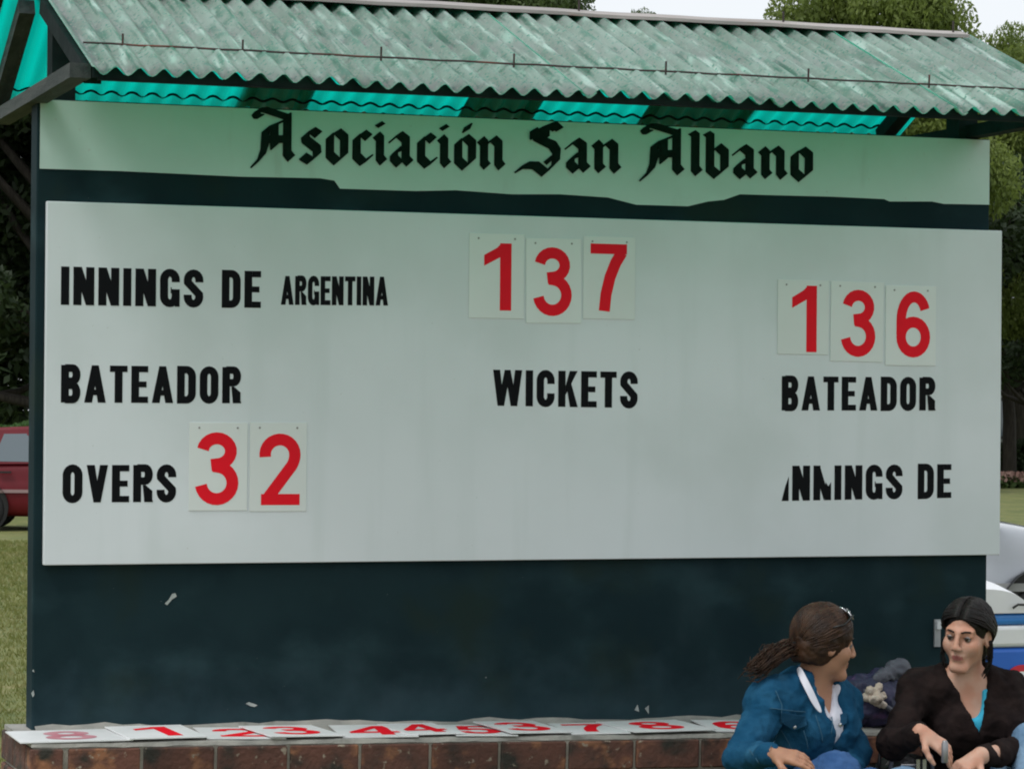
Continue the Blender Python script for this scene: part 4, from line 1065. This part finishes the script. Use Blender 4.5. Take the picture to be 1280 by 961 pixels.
# ------------------------------------------------------------------ cars
M_tyre = mat('tyre_rubber', (.015,.015,.016), rough=.8); M_rim = mat('wheel_rim', (.38,.39,.41), rough=.35, metal=.7)
M_glass = mat('car_glass', (.10,.13,.15), rough=.06, spec=.8, coat=.5); M_plast = mat('car_black_trim', (.012,.012,.013), rough=.5)
M_lamp = mat('lamp_glass', (.55,.56,.58), rough=.1, coat=1); M_tail = mat('tail_lamp', (.4,.01,.01), rough=.2, coat=1)
def car(name, label, paint, loc, rz, group=None):
    """hatchback about 4 m long, nose to +x"""
    root = empty(name, loc, (0, 0, rz)); tag(root, label, 'car', group)
    Mx = world_of(root)
    def put(mb, nm, m, par=None, smooth=False):
        o = mb.build(nm, m, None, smooth); o.matrix_basis = Mx.copy(); attach(o, par or root); return o
    st = [(-2.0,.60,.30,.74),(-1.93,.70,.24,.86),(-1.7,.80,.20,.93),(-1.1,.84,.18,.95),(-.3,.85,.18,.94),(.5,.85,.18,.93),(.85,.84,.18,.93),(1.25,.82,.18,.86),(1.6,.79,.20,.78),(1.85,.70,.24,.70),(1.98,.52,.32,.58)]
    vs, fs = [], []
    for x, w_, z0, z1 in st:
        dz = z1-z0
        half = [(w_*.80, z0), (w_*.96, z0+.06), (w_, z0+dz*.36), (w_*.995, z0+dz*.60), (w_*.965, z0+dz*.66), (w_*.95, z1-.05), (w_*.86, z1-.005), (w_*.45, z1+.02)]
        ring = half+[(-a, b) for a, b in half[::-1]]
        vs += [(x, a, b) for a, b in ring]
    k_ = 16
    for i in range(len(st)-1):
        for j in range(k_): fs.append((i*k_+j, i*k_+(j+1)%k_, (i+1)*k_+(j+1)%k_, (i+1)*k_+j))
    fs += [tuple(range(k_))[::-1], tuple((len(st)-1)*k_+j for j in range(k_))]
    body = put(MB().add(vs, [f[::-1] for f in fs]), 'body', paint, smooth=True)
    body.modifiers.new('sub', 'SUBSURF').render_levels = 2
    body.modifiers['sub'].levels = 2
    # cabin
    prof = [(-1.93,.90,-1.60,1.33),(-1.40,.92,-1.38,1.405),(-.6,.93,-.6,1.44),(.05,.93,-.05,1.42),(.95,.91,.22,1.35)]
    vs, fs = [], []
    for xb, zb_, xt, zt in prof:
        vs += [(xb, -.80, zb_), (xt, -.62, zt-.03), (xt, -.5, zt), (xt, .5, zt), (xt, .62, zt-.03), (xb, .80, zb_)]
    for i in range(4):
        for j in range(5): fs.append((i*6+j, (i+1)*6+j, (i+1)*6+j+1, i*6+j+1))
    fs += [tuple(range(6)), tuple(24+j for j in range(5,-1,-1))]
    put(MB().add(vs, fs), 'cabin', paint, smooth=False)
    for sgn in (-1, 1):
        def side(x, t): return (x, sgn*(.80+(.62-.80)*t+.006), .925+(1.39-.925)*t)
        for q in ([(-1.70,.10),(-1.28,.08),(-1.14,.86),(-1.42,.80)], [(-1.19,.07),(-.42,.06),(-.44,.90),(-1.05,.88)], [(-.34,.06),(.66,.06),(.22,.72),(.06,.88),(-.36,.90)]):
            pts = [side(*a) for a in q]; inn = [(a, b-sgn*.02, c_) for a, b, c_ in pts]; n_ = len(pts)
            put(MB().add(pts+inn, [tuple(range(n_)), tuple(range(2*n_-1, n_-1, -1))]+[(i, n_+i, n_+(i+1)%n_, (i+1)%n_) for i in range(n_)]), 'side_window', M_glass)
        for x in (-1.02, .02):
            put(MB().box(x-.09, x+.09, min(sgn*.832, sgn*.868), max(sgn*.832, sgn*.868), .80, .825), 'door_handle', M_plast)
        put(MB().box(-1.25, 1.2, min(sgn*.84, sgn*.868), max(sgn*.84, sgn*.868), .53, .575), 'side_moulding', mat(name+'_moulding', (.30,.20,.20) if 'red' in name else (.3,.3,.31), rough=.5))
        put(MB().box(.72, .86, min(sgn*.83, sgn*1.0), max(sgn*.83, sgn*1.0), .98, 1.10), 'wing_mirror', paint)
        put(MB().box(1.70, 1.90, min(sgn*.45, sgn*.69), max(sgn*.45, sgn*.69), .60, .72), 'headlight', M_lamp)
        put(MB().box(-1.99, -1.90, min(sgn*.5, sgn*.70), max(sgn*.5, sgn*.70), .70, .90), 'tail_light', M_tail)
        for x in (-1.32, 1.25):
            put(MB().lathe([(0,-.004),(.355,-.004),(.36,0),(.36,.05)] if sgn > 0 else [(.36,-.05),(.36,0),(.355,.004),(0,.004)], (x, sgn*.848, .33), n=28), 'wheel_arch', M_plast)
            wv = empty('wheel', (0,0,0)); wv.matrix_basis = Mx @ Matrix.Translation((x, sgn*.77, .30)); attach(wv, root)
            q = MB().lathe([(.19,-.10),(.275,-.095),(.30,-.07),(.30,.07),(.275,.095),(.19,.10)], (x, sgn*.775, .30), n=28)
            put(q, 'tyre', M_tyre, wv, True)
            q = MB().lathe([(.19,sgn*.085),(.175,sgn*.06),(.05,sgn*.075),(0,sgn*.08)], (x, sgn*.775, .30), n=28)
            for s5 in range(7):
                a = 2*math.pi*s5/7; q.bar((x+.05*math.cos(a), sgn*.86, .30+.05*math.sin(a)), (x+.18*math.cos(a), sgn*.86, .30+.18*math.sin(a)), .03, .012, up=(0,1,0))
            put(q, 'rim', M_rim, wv)
    pts = [(.93,-.70,.925),(.93,.70,.925),(.26,.56,1.33),(.26,-.56,1.33)]
    put(MB().add([(a+.012, b, c_+.008) for a, b, c_ in pts], [(0,1,2,3)]), 'windscreen', M_glass)
    pts = [(-1.91,-.68,.95),(-1.91,.68,.95),(-1.62,.55,1.31),(-1.62,-.55,1.31)]
    put(MB().add([(a-.012, b, c_+.008) for a, b, c_ in pts], [(3,2,1,0)]), 'rear_window', M_glass)
    put(MB().box(1.80, 2.03, -.66, .66, .34, .46), 'bumper', M_plast); put(MB().box(-2.04, -1.86, -.68, .68, .36, .50), 'bumper', M_plast)
    return root
M_redpaint = mat('red_car_paint', (.12,.004,.010), (.14,.005,.012), rough=.5, scale=3, coat=.1, spec=.3)
M_silverpaint = mat('silver_car_paint', (.34,.36,.39), (.37,.39,.42), rough=.3, scale=3, metal=.35, coat=1)
p = P(12, 668, 29.0); car('red_car', 'dark red hatchback parked on the grass at the far left', M_redpaint, (p[0]+1.17, 29.9, gz(0, 30)), RD(-19+5), None)
p = P(1290, 700, 5.0); car('silver_car', 'silver car parked behind the scoreboard, only its bonnet showing', M_silverpaint, (p[0]-1.28, 5.45, gz(0, 5.4)), RD(-10), None)

# ------------------------------------------------------------------ drinks cooler behind the board
ck = P(1288, 800, 2.5); cx1 = ck[0]; cw, cd = .62, .46
cl = empty('drinks_cooler', (cx1-cw/2, 2.6, 0)); tag(cl, 'white and blue striped drinks cooler with red logo at the right edge', 'cooler')
M_wplast = mat('white_plastic', (.74,.75,.76), (.70,.71,.73), rough=.35, scale=5); M_bplast = mat('blue_plastic', (.02,.12,.50), (.025,.14,.56), rough=.35, scale=5)
M_lbplast = mat('light_blue_plastic', (.04,.22,.62), rough=.35)
y0 = 2.5
z_lid, z1_, z2_, z3_ = P(1262, 766, y0)[2], P(1262, 781, y0)[2], P(1262, 809, y0)[2], 0.0
def slab(nm, zlo, zhi, m, inset=0, par=None):
    o = MB().box(cx1-cw+inset, cx1-inset, y0+inset, y0+cd-inset, zlo, zhi).build(nm, m, par or cl); bevel(o, .02, 3); return o
slab('base', z3_, z2_-.002, M_bplast, .004); slab('white_band', z2_, z1_-.002, M_wplast); slab('blue_band', z1_, z_lid-.002, M_lbplast, .003)
zt = P(1240, 724, y0)[2]; vs, fs = [], []; nq = 16
for j in range(9):
    yy = y0-.005+(cd+.01)*j/8; dome = .72+.28*math.sin(math.pi*j/8)
    for i in range(nq+1):
        t = i/nq; x = cx1-cw+cw*t; q = abs(2*t-1)
        vs.append((x, yy, z_lid+(zt-z_lid)*dome*(1-q**3.2)**.6))
m_ = nq+1
fs = [(j*m_+i, j*m_+i+1, (j+1)*m_+i+1, (j+1)*m_+i) for j in range(8) for i in range(nq)]
fs += [tuple(range(nq, -1, -1)), tuple(8*m_+i for i in range(m_))]
lid = MB().add(vs, fs).build('lid', M_wplast, cl, smooth=False)
hp = P(1273, 757, y0-.02)
MB().tube([hp+np.array((-.03,0,-.01)), hp+np.array((-.01,-.015,.008)), hp+np.array((.03,-.015,.006)), hp+np.array((.05,0,-.012))], .006, 8).build('handle', M_blackplastic, lid, smooth=True)
lc = P(1278, 846, y0-.004)
def disc(rx, rz_, dy): return [(lc[0]+rx*math.cos(a), lc[1]+dy, lc[2]+rz_*math.sin(a)) for a in np.linspace(0, 2*math.pi, 33)[:-1]]
MB().add(disc(.085,.060,0), [tuple(range(32))]).build('logo', mat('logo_red', (.55,.02,.04), rough=.4), cl)
MB().add(disc(.050,.028,-.002), [tuple(range(32))]).build('logo', M_wplast, cl)

# ------------------------------------------------------------------ vegetation
def leaf_cloud(cen, rad, n, size, rg, flat=.0):
    """leaf-sized faces spread through the volume of the clumps (cen, rad)"""
    cen, rad = np.array(cen), np.array(rad)
    wgt = rad.prod(1)**(2/3); k_ = rg.choice(len(cen), n, p=wgt/wgt.sum())
    d = rg.normal(size=(n, 3)); d /= np.linalg.norm(d, axis=1)[:, None]
    p = cen[k_]+d*rad[k_]*(rg.random(n)**.45)[:, None]
    nr = d*.6+rg.normal(size=(n, 3))*.6+np.array((0, 0, .5)); nr /= np.linalg.norm(nr, axis=1)[:, None]
    a = np.cross(nr, rg.normal(size=(n, 3))); a /= np.linalg.norm(a, axis=1)[:, None]; b = np.cross(nr, a)
    s_ = size*rg.uniform(.6, 1.4, n)[:, None]
    v = np.stack([p-a*s_, p-b*s_*.45, p+a*s_, p+b*s_*.45], 1).reshape(-1, 3)
    return v, np.arange(4*n).reshape(-1, 4)
TREES = {}
def tree_mesh(key, hgt, wid, base, n, size, lm, seed, nclump=46, hollow=.0):
    rg = np.random.default_rng(seed); rs = random.Random(seed)
    tr = MB(); r0 = hgt*.026
    tp = [(0,0,-.2),(rs.uniform(-.1,.1),rs.uniform(-.1,.1),base*.6),(rs.uniform(-.3,.3),rs.uniform(-.3,.3),base*1.25),(rs.uniform(-.4,.4),rs.uniform(-.4,.4),hgt*.72)]
    tr.tube(tp, [r0*1.25, r0, r0*.75, r0*.22], 9)
    cen, rad = [], []
    for i in range(nclump):
        a = rs.uniform(0, 6.283); t = rs.random()**.8; zz = base+(hgt-base)*(.06+.86*t)
        rr = wid*math.sqrt(max(.05, 1-((t-.38)/.66)**2))*(.35+.65*rs.random()**.5)
        c_ = (rr*math.cos(a), rr*math.sin(a), zz); cr = rs.uniform(.5, 1.0)*wid*.30
        cen.append(c_); rad.append((cr*1.15, cr*1.15, cr*.8))
        if i % 2 == 0:
            s0 = Vector(tp[1]).lerp(Vector(tp[3]), min(.9, max(.05, (zz-base)/(hgt-base)*.75)))
            md = s0.lerp(Vector(c_), .5)+Vector((0,0,-.25)); tr.tube([s0, md, c_], [r0*.38, r0*.22, r0*.06], 6)
    v, f = leaf_cloud(cen, rad, n, size, rg)
    return (mesh_of('trunk', tr.v, tr.f, [M_bark], smooth=True), mesh_of('crown', v, f, [lm]))
def tree(name, key, label, x, y, rot=0, sc=(1,1,1), group='trees behind the scoreboard'):
    root = empty(name, (x, y, gz(x, y)), (0, 0, rot)); root.scale = sc; tag(root, label, 'tree', group)
    for nm, me in zip(('trunk', 'crown'), TREES[key]):
        o = bpy.data.objects.new(nm, me); COL.objects.link(o); o.parent = root
    return root
TREES['bright'] = tree_mesh('bright', 11.5, 4.2, 2.6, 130000, .085, M_leaf_b, 11, 60)
TREES['mid'] = tree_mesh('mid', 13, 4.6, 2.2, 110000, .095, M_leaf_m, 12, 60)
TREES['dark'] = tree_mesh('dark', 13, 4.4, 1.0, 110000, .10, M_leaf_d, 13, 70)
TREES['high'] = tree_mesh('high', 8, 3.4, 4.3, 60000, .10, M_leaf_d, 15, 44)
TREES['lacy'] = tree_mesh('lacy', 9, 3.6, 1.6, 16000, .10, M_leaf_d, 14, 34)
def at_u(u, y): p = P(u, 480, y); return p[0], y
def top_v(v, u, y): return P(u, v, y)[2]
def T_(name, key, label, u, y, hgt, wsc=1.0, rot=0):
    base_h = {'bright': 11.5, 'mid': 13, 'dark': 13, 'lacy': 9, 'high': 8}[key]
    x, yy = at_u(u, y); k_ = hgt/base_h
    return tree(name, key, label, x, yy, rot, (k_*wsc, k_*wsc, k_))
T_('broadleaf_tree', 'bright', 'rounded light green tree rising above the right half of the roof', 1082, 46, top_v(-22, 1082, 46)+.8, .62, .4)
T_('broadleaf_tree', 'bright', 'light green tree past the right end of the roof ridge', 1262, 52, top_v(34, 1262, 52)+.3, .55, 2.1)
T_('broadleaf_tree', 'mid', 'green tree above the middle of the roof, left of the white sky', 640, 50, top_v(-70, 640, 50), .62, 1.1)
T_('broadleaf_tree', 'mid', 'low green tree tip at the left of the white sky gap', 770, 56, top_v(-8, 770, 56), .45, 3.0)
T_('broadleaf_tree', 'mid', 'mid green tree behind the roof, left of centre', 480, 54, 13, .8, 4.0)
T_('dark_tree', 'dark', 'dark tree behind the roof, second from the left', 300, 50, 14, .9, .9)
T_('dark_tree', 'dark', 'dense dark tree at the left edge beyond the red car', 75, 47, 14, 1.0, 2.0)
T_('dark_tree', 'dark', 'dark tree outside the left edge beyond the red car', -85, 52, 14, 1.0, 5.0)
T_('dark_tree', 'high', 'dark high-crowned tree behind the right end of the header', 1272, 58, top_v(168, 1272, 58), 1.0, 1.4)
T_('lacy_tree', 'lacy', 'thin dark tree with sky showing through, right of the score panel', 1318, 50, top_v(140, 1318, 50), 1.05, .3)
T_('broadleaf_tree', 'mid', 'low green tree under the sky gap behind the board', 905, 60, top_v(60, 905, 60), .7, 2.4)
T_('dark_tree', 'dark', 'dark tree outside the right edge behind the house', 1420, 72, 9, 1.0, 2.4)

def hedge(name, label, u0, u1, y, d, h, n, lm, size=.07):
    x0, x1 = P(u0, 500, y)[0], P(u1, 500, y)[0]; rg = np.random.default_rng(int(y*10)); z0 = gz(x0, y)
    p = np.stack([rg.uniform(x0, x1, n), y+rg.uniform(0, d, n), z0+h*(1-rg.random(n)**1.5)], 1)
    p[:, 2] += .05*np.sin(p[:, 0]*2.1)+.04*np.sin(p[:, 0]*5.3)
    nr = rg.normal(size=(n, 3))+np.array((0, -.4, .5)); nr /= np.linalg.norm(nr, axis=1)[:, None]
    a = np.cross(nr, rg.normal(size=(n, 3))); a /= np.linalg.norm(a, axis=1)[:, None]; b = np.cross(nr, a); s_ = size*rg.uniform(.6, 1.4, n)[:, None]
    v = np.stack([p-a*s_, p-b*s_*.5, p+a*s_, p+b*s_*.5], 1).reshape(-1, 3)
    root = empty(name, ((x0+x1)/2, y+d/2, z0)); tag(root, label, 'hedge')
    obj('foliage', mesh_of('foliage', v, np.arange(4*n).reshape(-1, 4), [lm]), root)
    st = MB()
    for i in range(int((x1-x0)/.6)):
        x = x0+.3+i*.6; st.tube([(x, y+d/2, z0-.1), (x+.05, y+d/2, z0+h*.5), (x-.04, y+d/2+.1, z0+h*.85)], [.03, .022, .008], 5)
    st.build('stems', M_bark, root)
hedge('hedge', 'clipped green hedge behind the red car', -150, 330, 36, 1.0, 1.45, 70000, M_hedge, .04)
hedge('hedge', 'dark low hedge below the far house at right', 1120, 1900, 52, 1.0, .95, 90000, M_leaf_d, .05)
# flower bed in front of that hedge
x0, x1 = P(1150, 600, 47)[0], P(1400, 600, 47)[0]
fb = empty('flower_bed', ((x0+x1)/2, 47.3, gz(0, 47))); tag(fb, 'low bed of dull reddish flowers in front of the dark hedge', 'flower bed')
rg = np.random.default_rng(3); n = 5000
def fl(n, zlo, zhi, s0):
    p = np.stack([rg.uniform(x0, x1, n), 47+rg.uniform(0, 1.2, n), gz(0, 47)+rg.uniform(zlo, zhi, n)], 1)
    nr = rg.normal(size=(n, 3))*.6+np.array((0, -.5, .7)); nr /= np.linalg.norm(nr, axis=1)[:, None]
    a = np.cross(nr, rg.normal(size=(n, 3))); a /= np.linalg.norm(a, axis=1)[:, None]; b = np.cross(nr, a)
    return np.stack([p-a*s0, p-b*s0, p+a*s0, p+b*s0], 1).reshape(-1, 3)
v = fl(5000, .16, .34, .045); obj('blossom', mesh_of('blossom', v, np.arange(len(v)).reshape(-1, 4), [mat('pink_petal', (.26,.14,.11), (.32,.20,.16), rough=.8, scale=2)]), fb)
v = fl(5000, -.02, .26, .06); obj('foliage', mesh_of('foliage', v, np.arange(len(v)).reshape(-1, 4), [M_leaf_m]), fb)
# far house at right
M_hw = mat('house_wall', (.20,.215,.20), (.25,.26,.245), rough=.9, scale=2); M_hr = mat('house_roof', (.13,.085,.065), (.17,.12,.09), rough=.9, scale=3, bump=.4)
hx, hy = at_u(1330, 64); hz = gz(0, 60); rt = empty('house', (hx, hy+3, hz)); tag(rt, 'low grey house with brown roof seen beyond the hedge at right', 'house')
MB().box(hx-7, hx+7, hy, hy+6, hz, hz+2.75).build('wall', M_hw, rt)
MB().add([(hx-7.5,hy-.5,hz+2.7),(hx+7.5,hy-.5,hz+2.7),(hx+7.5,hy+6.5,hz+2.7),(hx-7.5,hy+6.5,hz+2.7),(hx-5.5,hy+3,hz+4.3),(hx+5.5,hy+3,hz+4.3)], [(0,1,5,4),(1,2,5),(2,3,4,5),(3,0,4),(3,2,1,0)]).build('roof', M_hr, rt)
for i in range(5):
    x = hx-5.6+i*2.6
    wn = MB().box(x, x+1.1, hy-.03, hy-.003, hz+.9, hz+2.1).build('window', M_plast, rt)
    for a in (.06, .58): MB().box(x+a, x+a+.46, hy-.045, hy-.032, hz+.98, hz+2.02).build('pane', M_glass, wn)
# the wood behind everything reads as one dark mass
rg = np.random.default_rng(21)
cen, rad = [], []
for i in range(90):
    u = rg.uniform(-400, 700); y = rg.uniform(66, 78); q = P(u, 480, y); cen.append((q[0], y, gz(0, 60)+rg.uniform(.5, 8.0))); rad.append((3.2, 2.5, 2.4))
for i in range(110):
    u = rg.uniform(700, 3000); y = rg.uniform(78, 92); q = P(u, 480, y); cen.append((q[0], y, gz(0, 60)+rg.uniform(.2, 4.6 if u < 1150 else (1.6 if u < 1400 else 5.0)))); rad.append((3.2, 2.5, 1.6))
v, f = leaf_cloud(cen, rad, 160000, .20, rg)
o = obj('far_wood', mesh_of('far_wood', v, f, [M_leaf_d])); tag(o, 'dark wood closing the view behind the field', 'wood', kind='stuff')
